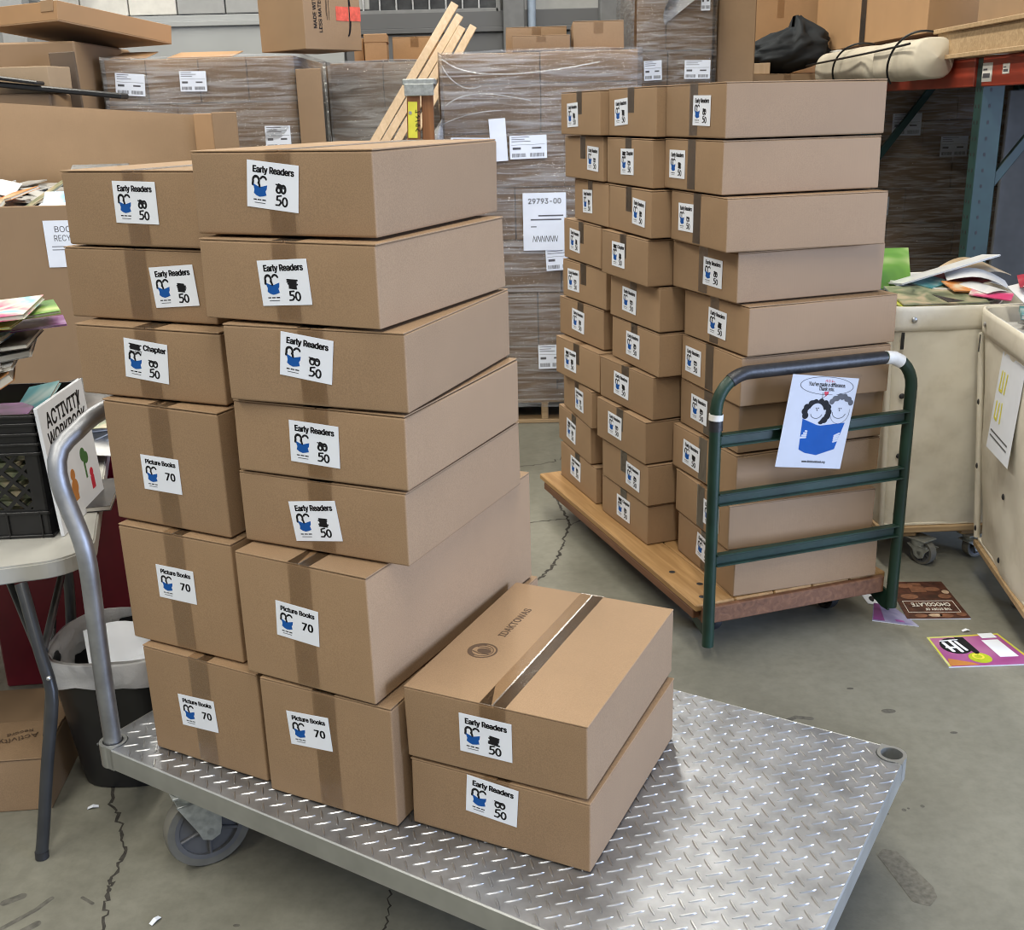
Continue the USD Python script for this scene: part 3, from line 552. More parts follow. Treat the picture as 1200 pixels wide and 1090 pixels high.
# ------------------------------------------------------------------ green cart with plank deck
U2 = np.array([.317, -.9485]); YAW2 = math.degrees(math.atan2(-.9485, .317))   # local x runs along the cart towards the handle
G0 = np.array([0.117, 4.425]); GL, GW, GZ = 1.41, .71, .17
# local y (left of x) points to the cart's far (right-hand) long side
gt = thing('plank_cart', 'low wooden plank cart with a dark green tubular rail handle, holding three columns of cartons', 'cart', (*G0, 0), (0, 0, YAW2))
npl = 5; pw = GW / npl
for i in range(npl): part(gt, 'plank', cbox(0, GL, i * pw + .0012, (i + 1) * pw - .0012, GZ - .024, GZ, .004), 'wood_deck')
for xx in (GL - .065, .22, GL * .5): part(gt, 'cross_beam', cbox(xx - .05, xx + .05, .03, GW - .03, GZ - .07, GZ - .0245, .004), 'wood_dark')
part(gt, 'end_board', cbox(GL + .0005, GL + .022, .02, GW - .02, GZ - .062, GZ - .006, .003), 'wood_dark', label='reddish brown board across the handle end')
part(gt, 'side_rail', cbox(.05, GL - .02, .002, .028, GZ - .055, GZ - .0245, .003), 'wood_dark')
bolts = []
for xx in (.05, .11, GL - .05, GL - .14, GL - .26):
    for i in range(npl): bolts.append(lathe([(0, GZ + .0012), (.009, GZ + .0012), (.011, GZ + .0002)], 12)[0] + [xx, (i + .5) * pw + (.02 if int(xx * 100) % 2 else -.02), 0])
BF = lathe([(0, GZ + .0012), (.009, GZ + .0012), (.011, GZ + .0002)], 12)[1]
for bv in bolts: part(gt, 'bolt', (bv, BF), 'black_rubber')
px = GL + .040; zt = .915; rb = .105; pr = .0185
y0, y1 = .026, GW
path = [(px, y0, .045), (px, y0, .3), (px, y0, .6), (px, y0, zt - rb - .02)] + [(px, y0 + rb - rb * math.cos(a), zt - rb + rb * math.sin(a)) for a in np.linspace(0.05, PI / 2, 8)] + [(px, (y0 + y1) / 2, zt)] + \
       [(px, y1 - rb + rb * math.sin(a), zt - rb + rb * math.cos(a)) for a in np.linspace(0, PI / 2 - .05, 8)] + [(px, y1, zt - rb - .02), (px, y1, .6), (px, y1, .3), (px, y1, .06)]
part(gt, 'rail_frame', tube(path, pr, 16), 'green_paint', smooth=60)
part(gt, 'grip_wrap', tube([(px, y0 + .0015, zt - rb - .06)] + [(px, y0 + rb - rb * math.cos(a), zt - rb + rb * math.sin(a)) for a in np.linspace(0.05, PI / 2, 8)][:0] + [(px, y0, zt - rb - .01)], pr + .002, 16), 'black_grip', smooth=60)
part(gt, 'grip_wrap', tube([(px, y0 + rb - rb * math.cos(a), zt - rb + rb * math.sin(a)) for a in np.linspace(.95, PI / 2, 5)] + [(px, (y0 + y1) / 2, zt), (px, y1 - rb - .005, zt)], pr + .002, 16), 'black_grip', smooth=60, label='black tape wrapped round the top rail')
part(gt, 'white_tape_band', tube([(px, y1 - rb, zt), (px, y1 - rb + .03, zt - .004), (px, y1 - rb * .45, zt - rb * .17)], pr + .0025, 16), 'white_tape', smooth=60)
part(gt, 'white_tape_band', tube([(px, y0, zt - rb - .028), (px, y0 + .001, zt - rb - .010)], pr + .003, 16), 'white_tape', smooth=60)
for zz in (.72, .535, .337):
    part(gt, 'cross_bar', cat_([cbox(px - .004, px + .004, y0 + pr * .6, y1 - pr * .6, zz - .020, zz + .020, .002), cbox(px, px + .022, y0 + pr * .6, y1 - pr * .6, zz + .014, zz + .020, .002), cbox(px, px + .022, y0 + pr * .6, y1 - pr * .6, zz - .020, zz - .015, .002)]), 'green_paint')
for yy in (y0 + .012, y1 - .012):
    part(gt, 'bracket', upright(extrude(Polygon([(GL - .16, .14), (GL + .045, .115), (GL + .045, .050), (GL + .01, .050), (GL - .10, .085), (GL - .16, .12)]), .008), (0, yy + .004, 0)), 'green_paint')
for x, y in ((.26, .14), (GL - .16, .13), (.26, GW - .14), (GL - .16, GW - .13)): caster(gt, x, y, GZ - .068, .049, .034, 8, 'black_rubber', 'black_plastic', 'black_plastic', trail=.02)
# leaflet hanging on the rail
sy = y0 + .235; sw, sh = .235, .285
ps = thing('thank_you_leaflet', 'white leaflet in a clear sleeve hanging on the green rail, two readers pictured', 'leaflet', (0, 0, 0))
gx = np.array([*U2, 0]); gy = np.array([-U2[1], U2[0], 0])
def on_rail(m, tilt=9):
    v, f = m; v = np.asarray(v, float); R = rot('z', -tilt); v = v @ R.T        # drawing plane: +x right along the rail, +y up, +z towards the viewer
    lean = 0.03
    base = np.array([*G0, 0]) + gx * (px + .028) + gy * sy + np.array([0, 0, zt - .012])
    return base + v[:, :1] * gy + v[:, 1:2] * np.array([0, 0, 1.0]) + (v[:, 2:3]) * gx, f
part(ps, 'sheet', on_rail(cbox(0, sw, -sh, 0, 0, .0008, .0002)), 'leaflet_paper')
part(ps, 'sleeve', on_rail(cbox(-.004, sw + .004, -sh - .004, .014, .0036, .0041, .0001)), 'sleeve')
def PX(x, y): return (x * sw, -sh + y * sh)
Z0, TT = .0009, .0005
dk = [stroke([PX(*q) for q in arc(.54, .90, .40, .095, -65, 285, 40)], .0012), stroke([PX(.50, .825), PX(.50, .76), PX(.58, .815)], .0012)]
def bub(x, y, r, ry=None): return affinity.scale(Point(*PX(x, y)).buffer(r * sw, quad_segs=6), 1, (ry or r) / r)
hair = unary_union([bub(a, b, .045) for a, b in ((.30, .66), (.28, .615), (.30, .57), (.36, .70), (.42, .715), (.50, .725), (.57, .71), (.62, .67), (.64, .62), (.63, .575), (.60, .535), (.55, .52))] + [bub(.38, .69, .06), bub(.57, .69, .06)])
hair = hair.difference(affinity.scale(bub(.455, .60, .115), 1.0, 1.15))
face = [stroke([PX(*q) for q in arc(.46, .60, .085, .055, 190, 350)], .0014), bub(.445, .655, .008), bub(.475, .657, .008), bub(.46, .635, .009),
        stroke([PX(*q) for q in arc(.80, .62, .10, .062, 180, 350)], .0014), bub(.79, .665, .008), bub(.82, .667, .008), bub(.80, .645, .009), stroke([PX(*q) for q in arc(.81, .63, .145, .13, 185, 375)], .0008)]
def fitted(s, x0, x1, y, hh): m_ = text(s, hh, TT); return xf(m_, np.diag([(x1 - x0) * sw / m_[0][:, 0].max(), 1, 1]), (x0 * sw, -sh + y * sh, Z0))
lett = [fitted("You've made a difference.", .26, .82, .893, .0115), fitted('Thank you.', .42, .66, .848, .0115),
        fitted('www.kidsbookbank.org', .38, .74, .06, .0068)]
part(ps, 'lettering', on_rail(cat_(lett + [extrude(unary_union(dk), TT, Z0)])), 'ink')
part(ps, 'picture_hair', on_rail(cat_([extrude(hair, TT, Z0), extrude(unary_union(face), TT, Z0)])), 'ink')
gh = unary_union([bub(.66 + .036 * i, .735 + .055 * math.sin(PI * i / 8) + (.012 if i % 2 else 0), .038) for i in range(9)])
part(ps, 'picture_curls', on_rail(extrude(gh, TT, Z0)), 'ink_grey')
bk = Polygon([PX(*q) for q in ((.27, .535), (.50, .475), (.56, .47), (.92, .515), (.86, .30), (.84, .22), (.58, .145), (.40, .165), (.30, .20))])
hands = unary_union([stroke([PX(.29 + .02 * i, .33 + .025 * i), PX(.37, .335 + .022 * i)], .006) for i in range(4)] + [stroke([PX(.80, .30 + .022 * i), PX(.87, .32 + .025 * i)], .006) for i in range(4)])
part(ps, 'picture_book', on_rail(extrude(bk.difference(hands), TT, Z0)), 'ink_blue')
hx, hy = PX(.55, .825)
ht = unary_union([Point(hx - .0035, hy).buffer(.0042), Point(hx + .0035, hy).buffer(.0042), Polygon([(hx - .0077, hy - .001), (hx + .0077, hy - .001), (hx, hy - .0115)])])
part(ps, 'picture_heart', on_rail(cat_([extrude(ht, TT, Z0), extrude(unary_union([stroke([PX(.50, .945), PX(.52, .965), PX(.53, .94)], .0012), stroke([PX(*q) for q in arc(.56, .952, .015, .012, 0, 360)], .0012), stroke([PX(.60, .965), PX(.60, .94), PX(.62, .955), PX(.645, .942)], .0012)]), TT, Z0)])), 'ink_red')

# ------------------------------------------------------------------ stretch-wrapped pallet loads at the back
def ship_label(root, place, w, h, seed, plainpaper=False, txt=None):
    lab = part(root, 'shipping_label', place(cbox(0, w, 0, h, 0, .0012, .0002)), 'paper' if not plainpaper else 'paper_warm')
    rg = np.random.RandomState(seed); sh = []
    for i in range(3): sh.append(sbox(w * .06, h * (.92 - i * .09), w * rg.uniform(.4, .7), h * (.945 - i * .09)))
    sh.append(sbox(w * .05, h * .60, w * .95, h * .612))
    sh.append(sbox(w * .08, h * .40, w * .30, h * .50)); sh.append(sbox(w * .6, h * .42, w * .85, h * .49))
    for x0, x1 in ((.06, .44), (.54, .93)):
        x = x0
        while x < x1:
            b = rg.uniform(.008, .022); sh.append(sbox(w * x, h * .08, w * min(x + b, x1), h * .24)); x += b + rg.uniform(.008, .018)
    part(lab, 'print', place(extrude(unary_union(sh), .0005, .0012)), 'ink_grey')
def pallet_parts(root, w, d, z0=0.0, m='wood_pallet', name='pallet_board'):
    for i in range(6): part(root, name, cbox(-w / 2, w / 2, .01 + i * (d - .12) / 5, .11 + i * (d - .12) / 5, z0 + .118, z0 + .138, .003), m)
    for x in (-w / 2 + .02, 0, w / 2 - .02): part(root, 'pallet_stringer', cbox(x - .019, x + .019, .01, d - .01, z0 + .022, z0 + .117, .003), m)
    for yy in (.01, d / 2 - .05, d - .11): part(root, name, cbox(-w / 2, w / 2, yy, yy + .10, z0, z0 + .0215, .003), m)
def film_shell(w, d, z0, z1, off, seed, cone=.0):
    def fn(u, v):
        a = u * 4; k_ = np.floor(a).clip(0, 3).astype(int); f = a - k_
        c = np.array([[-w / 2, 0], [w / 2, 0], [w / 2, d], [-w / 2, d], [-w / 2, 0]], float)
        p = c[k_] * (1 - f)[:, None] + c[k_ + 1] * f[:, None]
        nrm = np.array([[0, -1], [1, 0], [0, 1], [-1, 0]])[k_]
        q = np.stack([p[:, 0] * 3.0, p[:, 1] * 3.0, v * 14], 1)
        amp = off * (.4 + 1.1 * meshkit.fbm(q + seed * 7.1, 4, seed)) * np.where(f * (1 - f) < .01, .6, 1)
        p = p + nrm * amp[:, None]
        z = z0 + (z1 - z0) * v + .012 * (meshkit.noise(np.stack([u * 22, v * 3, 0 * u], 1) + seed) - .5) * (v > .97)
        return np.c_[p, z]
    return grid_sheet(4 * 16 + 1, 40, fn)
def wrapped_load(name, label, cat, loc, rz, w, d, rows, film_m='film', body='kraft_brown', labels=(), seed=0, group=None, offs=.018, vis_cols=True, base=True, film_z=None):
    t = thing(name, label, cat, loc, (0, 0, rz), group); z = 0.0
    if base: pallet_parts(t, w, d); z = .139
    rg = np.random.RandomState(seed)
    for (h, cuts) in rows:
        xs = [-w / 2] + [-w / 2 + c * w for c in cuts] + [w / 2]
        for a, b in zip(xs[:-1], xs[1:]):
            v, f = soft_box(b - a - .004, d, h - .003, seed=rg.randint(9999), bulge=.004, n=3)
            part(t, 'carton', (v + [(a + b) / 2, rg.uniform(0, .008), z], f), body, smooth=50)
        z += h
    for (x, zz, lw, lh, tilt, sd) in labels:
        R = rot('z', tilt)
        ship_label(t, lambda m: (lambda q: (q[0] + [x, -.020, zz], q[1]))(upright(xf(m, R))), lw, lh, sd)
    part(t, 'stretch_film', film_shell(w + .02, d + .01, .10 if base else .0, z + .01 if film_z is None else film_z, offs, seed), film_m, smooth=True)
    return t, z
t, z = wrapped_load('wrapped_pallet', 'tall pallet of brown cartons wound in shiny stretch film, standing behind the two carts', 'pallet load', (.19, 5.8, 0), -1, .99, 1.0,
    [(.30, (.30, .62)), (.29, (.47,)), (.28, (.22, .60)), (.27, (.36, .72)), (.27, (.62,)), (.24, (.5,)), (.15, (.5,))], 'film', body='kraft', labels=[(-.465, 1.42, .20, .115, -2, 1), (-.16, 1.42, .19, .115, 1, 2), (.19, 1.175, .19, .125, -2, 3), (.02, .845, .16, .12, 3, 4), (.17, .545, .17, .12, -2, 5), (-.03, .315, .14, .13, 1, 6), (.25, .32, .17, .13, 0, 7)], seed=4, offs=.016)
pp = part(t, 'paper_sheet', upright(cbox(-.10, .125, .955, 1.25, 0, .001, .0002), (0, -.024, 0)), 'paper')
part(pp, 'print', upright(cat_([xf(text('29793-00', .026, .0005), np.diag([.95, 1, 1]), (-.075, 1.195, .001)), extrude(unary_union([sbox(-.02, 1.13, .11, 1.137), sbox(-.06, 1.11, .10, 1.117), sbox(-.06, 1.075, -.03, 1.08)]), .0005, .001),
    extrude(unary_union([stroke([(-.05 + i * .022, 1.00), (-.045 + i * .022, 1.03), (-.035 + i * .022, 1.0), (-.03 + i * .022, 1.028)], .003) for i in range(6)]), .0005, .001)]), (0, -.024, 0)), 'ink_grey')
part(t, 'paper_sheet', upright(xf(cbox(0, .085, 0, .21, 0, .001, .0002), rot('z', 3), (-.255, 1.41, 0)), (0, -.022, 0)), 'paper')
part(t, 'carton_print', upright(xf(text('FRIG', .05, .0005), None, (.06, .20, 0)), (0, -.008, 0)), 'ink_brown')
for i, (pts, r) in enumerate([([(-.49, -.03, 1.91), (-.40, -.045, 1.86), (-.25, -.045, 1.835), (.05, -.04, 1.845), (.3, -.035, 1.88)], .0035), ([(-.49, -.03, 1.88), (-.44, -.045, 1.81), (-.36, -.045, 1.77), (-.30, -.04, 1.78)], .003), ([(-.48, -.03, 1.69), (-.38, -.05, 1.735), (-.25, -.045, 1.74), (-.05, -.04, 1.705)], .003), ([(-.50, -.03, 1.60), (-.36, -.05, 1.645), (-.2, -.045, 1.66)], .0025)]):
    part(t, 'film_fold', tube(smooth_path(pts, 14), r, 6), 'film_haze', smooth=True)
ear = grid_sheet(8, 8, lambda u, v: np.stack([-.50 - .085 * u * (1 - v), -.02 - .03 * np.sin(u * 3), 1.46 + .17 * v + .05 * u * (1 - v)], 1))
part(t, 'film_flap', thicken(ear, .0006), 'film_haze', smooth=True)

t, z = wrapped_load('wrapped_pallet', 'pallet of brown film-wrapped cartons with white labels behind the raised cardboard flap', 'pallet load', (-1.65, 6.3, 0), 0, 1.04, 1.0,
    [(.34, (.33, .66)), (.33, (.5,)), (.32, (.33, .66)), (.31, (.28, .7)), (.30, (.36,)), (.235, (.215, .49, .745))], 'film', body='kraft', labels=[(-.465, 1.79, .16, .115, -4, 11), (-.11, 1.80, .145, .105, -1, 12), (.33, 1.48, .14, .13, 0, 13)], seed=9)
part(t, 'top_flap', xf(cbox(-.50, -.30, .0, .25, 0, .004, .001), rot('x', 10), (0, .05, 1.977)), 'kraft_orange'); part(t, 'top_flap', xf(cbox(-.20, .16, .0, .3, 0, .004, .001), rot('x', 8), (0, .1, 1.977)), 'kraft_orange')
t, z = wrapped_load('wrapped_pallet', 'pallet of brown cartons in cloudy stretch film, behind the leaning wooden boards', 'pallet load', (-.505, 6.92, 0), 0, 1.06, 1.0,
    [(.36, (.5,)), (.36, (.33, .66)), (.36, (.5,)), (.36, (.33, .66)), (.376, (.30, .62))], 'film_haze', body='kraft', labels=[(-.50, 1.35, .15, .12, 2, 21)], seed=15)
solo('cardboard_sheet', 'narrow brown cardboard sheet standing between two wrapped pallets', 'cardboard', xf(cbox(-.07, .07, 0, .012, 0, 1.90, .003), rot('z', -4), (-1.05, 6.24, 0)), 'kraft_brown')

# things on top of the back pallets
def plain_box(name, label, loc, rz, w, d, h, body='kraft', group=None, seed=1, flaps=True, rot3=None, cat='cardboard box'):
    t = thing(name, label, cat, loc, rot3 or (0, 0, rz), group)
    part(t, 'body', soft_box(w, d, h - .004, seed=seed, bulge=.004), body, smooth=50)
    if flaps:
        for a, b in ((-w / 2 + .0005, -.0012), (.0012, w / 2 - .0005)): part(t, 'top_flap', cbox(a, b, 0, d, h - .0038, h - .0006, .0008), body)
        part(t, 'packing_tape', cat_([cbox(-.025, .025, 0, d, h - .0006, h - .0002, .0001), cbox(-.025, .025, -.0024, -.002, h * .55, h, .0001)]), 'tape')
    return t
t = thing('smile_arrow_box', 'brown parcel box with a curved arrow mark and red tape, standing on a wrapped pallet', 'cardboard box', (-.912, 6.351, 1.997), (0, 0, 49))
part(t, 'body', soft_box(.40, .39, .50, seed=31, bulge=.003), 'kraft', smooth=50)
def face(m, x, zz, deg=0, yo=-.0022): return (lambda q: (q[0] + [x, yo, zz], q[1]))(upright(xf(m, rot('z', deg))))
part(t, 'printed_words', cat_([face(text('MADE WITH', .021, .0004), -.117, .105, 90), face(text('LESS MATERIAL', .021, .0004), -.080, .085, 90), face(extrude(unary_union([sbox(0, 0, .11, .003), sbox(0, -.014, .12, -.011), sbox(.02, .006, .10, .008)]), .0004), -.040, .15, 90)]), 'ink')
sm = [(.112 + .022 * math.sin(a) - .010, .19 + .115 * math.cos(a)) for a in np.linspace(0.1, PI - .1, 18)]
sm_w = unary_union([LineString([sm[i], sm[i + 1]]).buffer(.0035 + .004 * math.sin(PI * i / 17)) for i in range(17)] + [stroke([(.080, .275), (.098, .312), (.130, .290)], .010), stroke([(.098, .312), (.108, .27)], .009)])
part(t, 'arrow_mark', (lambda q: (q[0] + [0, -.0022, 0.0], q[1]))(upright(extrude(sm_w, .0004))), 'ink')
part(t, 'red_tape', cat_([cbox(.022, .112, -.0034, -.0026, .150, .222, .0002), cbox(.122, .199, -.0034, -.0026, .152, .225, .0002)]), 'red_tape')
plain_box('small_box', 'small orange-brown box with a lid, beside the arrow-marked parcel', (-.765, 7.06, 1.966), 3, .135, .2, .150, 'kraft_orange', seed=41, flaps=False)
t = stage.GetPrimAtPath('/World/small_box'); part(t, 'lid', cbox(-.071, .071, -.004, .204, .105, .154, .003), 'kraft_orange')
plain_box('small_box', 'orange-brown box between the lidded box and the leaning boards', (-.53, 7.08, 1.966), -1, .27, .22, .135, 'kraft_orange', seed=42)
plain_box('small_box', 'thin upright orange-brown box edge next to the arrow-marked parcel', (-.875, 7.12, 1.966), 0, .06, .2, .14, 'kraft_orange', seed=43, flaps=False)
def open_carton(name, label, loc, rz, w, d, h, m='kraft'):
    t = thing(name, label, 'cardboard box', loc, (0, 0, rz)); k_ = .005
    part(t, 'side_panel', cbox(-w / 2, w / 2, 0, k_, 0, h, .001), m); part(t, 'side_panel', cbox(-w / 2, w / 2, d - k_, d, 0, h, .001), m)
    part(t, 'side_panel', cbox(-w / 2, -w / 2 + k_, k_, d - k_, 0, h, .001), m); part(t, 'side_panel', cbox(w / 2 - k_, w / 2, k_, d - k_, 0, h, .001), m)
    part(t, 'bottom_panel', cbox(-w / 2 + k_, w / 2 - k_, k_, d - k_, 0, k_, .001), m); return t
plain_box('flat_box', 'low brown taped box on the tall film-wrapped pallet behind the green cart', (.205, 6.02, 1.952), 0, .30, .2, .075, 'kraft_brown', seed=44)
plain_box('backing_box', 'long tan box behind the low taped box on the film-wrapped pallet', (.19, 6.30, 1.952), 0, .33, .28, .135, 'kraft', seed=46)
plain_box('flat_box', 'wide tan box at the right end on top of the film-wrapped pallet', (.505, 6.05, 1.952), -2, .265, .5, .14, 'kraft', seed=45)
# tall stack centre right
t, z = wrapped_load('wrapped_pallet', 'very tall pallet load in pale film rising out of the picture at top centre', 'pallet load', (.975, 6.5, 0), 0, .42, 1.0,
    [(.40, (.5,)), (.40, (.5,)), (.40, (.5,)), (.365, (.5,)), (.255, (.40,)), (.33, (.37,)), (.33, (.62,))], 'film_dark', labels=[(-.175, 1.80, .10, .105, 2, 31), (.05, 1.805, .145, .10, -1, 32), (.135, 2.16, .05, .11, 0, 33)], seed=21)
tail = grid_sheet(10, 16, lambda u, v: np.stack([-.06 + .26 * u - .02 * np.sin(v * 9), -.045 - .03 * np.sin(u * 7 + v * 3), 2.45 - .36 * v * (1 - .55 * u)], 1))
part(t, 'film_tail', thicken(tail, .001), 'film_haze', smooth=True)
solo('gaylord_box', 'dark brown tall cardboard bin standing right of the very tall wrapped load', 'cardboard bin', cat_([cbox(1.235, 1.45, 6.62, 7.4, 0, 2.45, .006)]), 'kraft_brown')
# leaning boards and ladder
bd = [((-.62, 5.72, 0), (-.085, 6.30, 2.26), .085), ((-.52, 5.66, 0), (-.035, 6.26, 2.20), .075), ((-.43, 5.60, 0), (-.03, 6.20, 2.045), .07), ((-.36, 5.55, 0), (.06, 6.18, 2.04), .06)]
LB = ['longest and leftmost pale board of the leaning bundle, reaching the top edge', 'second pale board of the leaning bundle, just under the longest', 'third pale board of the leaning bundle, shorter and wide', 'shortest pale board of the leaning bundle, at its right side']
def beam(a, b, w, th):
    a, b = np.array(a, float), np.array(b, float); L = np.linalg.norm(b - a); zz = (b - a) / L; xx = np.cross([0, 1, 0], zz); xx /= np.linalg.norm(xx); yy = np.cross(zz, xx)
    return xf(cbox(-w / 2, w / 2, -th / 2, th / 2, 0, L, .003), np.stack([xx, yy, zz], 1), a)
BOARDS = [((-1.643, 5.232, 0), (-.275, 7.051, 2.274), .050), ((-1.600, 5.213, 0), (-.245, 6.975, 2.202), .046), ((-1.505, 5.20, 0), (-.232, 6.906, 2.132), .046), ((-1.400, 5.19, 0), (-.165, 6.90, 2.136), .045)]
for (a, b, w), lb in zip(BOARDS, LB): solo('board', lb, 'wooden board', beam(a, b, w, .022), 'wood_pale', group='pale boards leaning together at the back')
t = thing('wooden_ladder', 'orange-brown wooden ladder with metal cap and yellow sticker before the leaning boards', 'ladder', (-.395, 5.45, 0), (0, 0, 0))
part(t, 'side_rail', beam((-.10, .02, 0), (-.028, 0, 1.79), .062, .03), 'wood_ladder'); part(t, 'side_rail', beam((.015, .05, 0), (.035, .02, 1.79), .056, .03), 'wood_ladder')
part(t, 'rear_rail', beam((.06, .27, 0), (.028, .07, 1.77), .05, .028), 'wood_dark')
part(t, 'metal_cap', cat_([cbox(-.078, .078, -.035, .09, 1.785, 1.812, .004), cbox(-.070, .070, -.040, -.034, 1.735, 1.79, .003)]), 'zinc')
for q in range(4): part(t, 'rung', cbox(-.11 + .02 * q, .06, .0, .03, .25 + q * .4, .28 + q * .4, .004), 'wood_ladder')
st = part(t, 'sticker', upright(xf(cbox(-.02, .024, 0, .165, 0, .001, .0002), rot('z', -2.3), (-.043, 1.545, 0)), (0, -.0165, 0)), 'yellow_sticker')
part(st, 'lettering', upright(xf(extrude(unary_union([stroke([(.0, .0), (.012, .012), (.0, .02)], .0035), stroke([(.026, .0), (.022, .018), (.034, .016), (.03, .0)], .0035), stroke([(.05, .0), (.045, .02)], .0035), stroke([(.066, .018), (.06, .01), (.072, .006), (.066, .0)], .0035), stroke([(.09, .0), (.084, .02), (.096, .018)], .0035)]), .0005), rot('z', 88), (-.006, 1.575, .0015)), (0, -.0165, 0)), 'ink')
for zz in (1.50, 1.66): part(t, 'bolt', upright(extrude(Point(-.048, zz).buffer(.008), .004), (0, -.0165, 0)), 'steel')

# ------------------------------------------------------------------ loose books and papers
def leaf(name, label, cat, m, w, d, th, loc, rx=0, ry=0, rz=0, group=None, bent=0.0):
    t = thing(name, label, cat, loc, (rx, ry, rz), group)
    if bent:
        sh = grid_sheet(9, 5, lambda u, v: np.stack([(u - .5) * w, (v - .5) * d, bent * np.sin(PI * u) + th], 1)); part(t, 'cover', thicken(sh, max(th, .0012)), m, smooth=True)
    elif th < .004: part(t, 'cover', cbox(-w / 2, w / 2, -d / 2, d / 2, 0, th, .0004), m)
    else:
        part(t, 'pages', cbox(-w / 2 + .002, w / 2 - .003, -d / 2 + .003, d / 2 - .003, .0015, th - .0015, .0004), 'paper_warm')
        part(t, 'cover', cat_([cbox(-w / 2, w / 2, -d / 2, d / 2, 0, .0014, .0003), cbox(-w / 2, w / 2, -d / 2, d / 2, th - .0014, th, .0003), cbox(-w / 2 - .0005, -w / 2 + .0012, -d / 2, d / 2, 0, th, .0003)]), m)
    return t
def heap(name, label, x0, x1, y0, y1, zlo, fn, seed, n=90, frame=None):        # a jumble too tangled to count
    rg = np.random.RandomState(seed); ms = []
    ms.append(grid_sheet(12, 12, lambda u, v: np.stack([x0 + (x1 - x0) * u, y0 + (y1 - y0) * v, fn(u, v) - .015], 1)))
    for _ in range(n):
        w, d = rg.uniform(.12, .22), rg.uniform(.15, .26); u, v = rg.rand(), rg.rand()
        cx, cy = x0 + w * .45 + (x1 - x0 - w * .9) * u, y0 + d * .45 + (y1 - y0 - d * .9) * v
        R = rot('z', rg.uniform(0, 360)) @ rot('x', rg.normal(0, 7)) @ rot('y', rg.normal(0, 7))
        b = xf(cbox(-w * .42, w * .42, -d * .42, d * .42, -.004, .002, .0005), R, (cx, cy, float(fn(np.array([u]), np.array([v]))[0]) - .012 + rg.uniform(-.012, .008)))
        ms.append(b)
    return ms

# gaylord box of books at the left
t = thing('gaylord_box', 'large open cardboard bin of books with raised back flap and paper sign, left', 'cardboard bin', (-2.30, 4.55, 0))
gw, gd, gh, gb = 1.18, 1.0, 1.335, 1.76
part(t, 'front_panel', cbox(-gw / 2, gw / 2, 0, .012, 0, gh, .003), 'kraft_brown')
part(t, 'side_panel', cbox(-gw / 2, -gw / 2 + .012, .012, gd - .012, 0, gh, .003), 'kraft_brown'); part(t, 'side_panel', cbox(gw / 2 - .012, gw / 2, .012, gd - .012, 0, gh, .003), 'kraft_brown')
part(t, 'back_panel', cbox(-gw / 2, gw / 2, gd - .012, gd, 0, gh, .003), 'kraft_inner')
fp = grid_sheet(14, 6, lambda u, v: np.stack([-gw / 2 - .3 + (gw + .50) * u, gd + .02 + .03 * v + .012 * np.sin(u * 8 + v * 2), gh + (.48 - .14 * u) * v], 1))
part(t, 'raised_flap', thicken(fp, .008), 'kraft', smooth=True, label='tan inner side of the raised back flap')
ff = cat_([cbox(gw / 2 + .20, gw / 2 + .29, gd + .0, gd + .012, gh + .02, gh + .335, .003)])
part(t, 'side_flap', xf(ff, None, (0, 0, .01)), 'kraft_orange'); part(t, 'side_flap', xf(cbox(0, .12, 0, .01, 0, .33, .003), rot('z', 20), (gw / 2 + .29, gd, gh + .02)), 'kraft')
sg = part(t, 'sign', upright(cbox(.40, .565, 1.085, 1.275, 0, .001, .0002), (0, -.003, 0)), 'paper')
part(sg, 'lettering', upright(cat_([xf(text('BOOK', .024, .0005, False), None, (.442, 1.228, .001)), xf(text('RECYCLE', .024, .0005, False), np.diag([.82, 1, 1]), (.436, 1.192, .001)), extrude(unary_union([sbox(.424, 1.168, .54, 1.171), sbox(.424, 1.155, .54, 1.158)]), .0005, .001)]), (0, -.003, 0)), 'ink_grey')
ms = heap('x', '', -2.86, -1.74, 4.58, 5.50, 1.0, lambda u, v: 1.27 + .12 * v + 0 * u, 8, 70)
solo('book_jumble', 'tangled fill of loose books and papers inside the open cardboard bin', 'books', cat_(ms), 'print_grey', kind='stuff')
GB = [('print_white', 'crumpled clear plastic bag and white magazine at the far left in the cardboard bin', .30, .22, .003, (-2.36, 5.05, 1.365), 12, 0, 10, .03), ('print_orange', 'orange paperback at the left in the cardboard bin', .22, .16, .012, (-2.18, 4.92, 1.345), 14, -10, -30, 0),
      ('print_moss', 'grey-green booklet propped at a slant in the middle of the cardboard bin', .12, .30, .006, (-2.00, 4.84, 1.352), 26, -12, -38, 0), ('print_grey', 'grey paperback behind the blue one in the cardboard bin', .2, .2, .012, (-1.92, 4.96, 1.35), 10, 0, 20, 0),
      ('print_blue', 'deep blue paperback standing at the front of the cardboard bin', .13, .10, .014, (-1.86, 4.66, 1.338), 42, 0, 4, 0), ('print_white', 'white booklet at the front right rim of the cardboard bin', .19, .06, .010, (-1.83, 4.605, 1.325), 12, 0, 2, 0),
      ('print_black', 'black folder at the back right of the cardboard bin', .26, .2, .01, (-1.90, 5.25, 1.42), 20, 0, 8, 0), ('print_red', 'dull red paperback at the right rim of the cardboard bin', .16, .13, .014, (-1.80, 4.86, 1.365), 15, 6, -12, 0),
      ('print_tan', 'tan cookbook low at the far left of the cardboard bin', .2, .16, .02, (-2.22, 4.68, 1.315), 8, -4, 12, 0)]
for m_, lb, w, d, th, lc, rx, ry, rz, bn in GB: leaf('book', lb, 'book', m_, w, d, th, lc, rx, ry, rz, 'loose books in the big cardboard bin', bn)

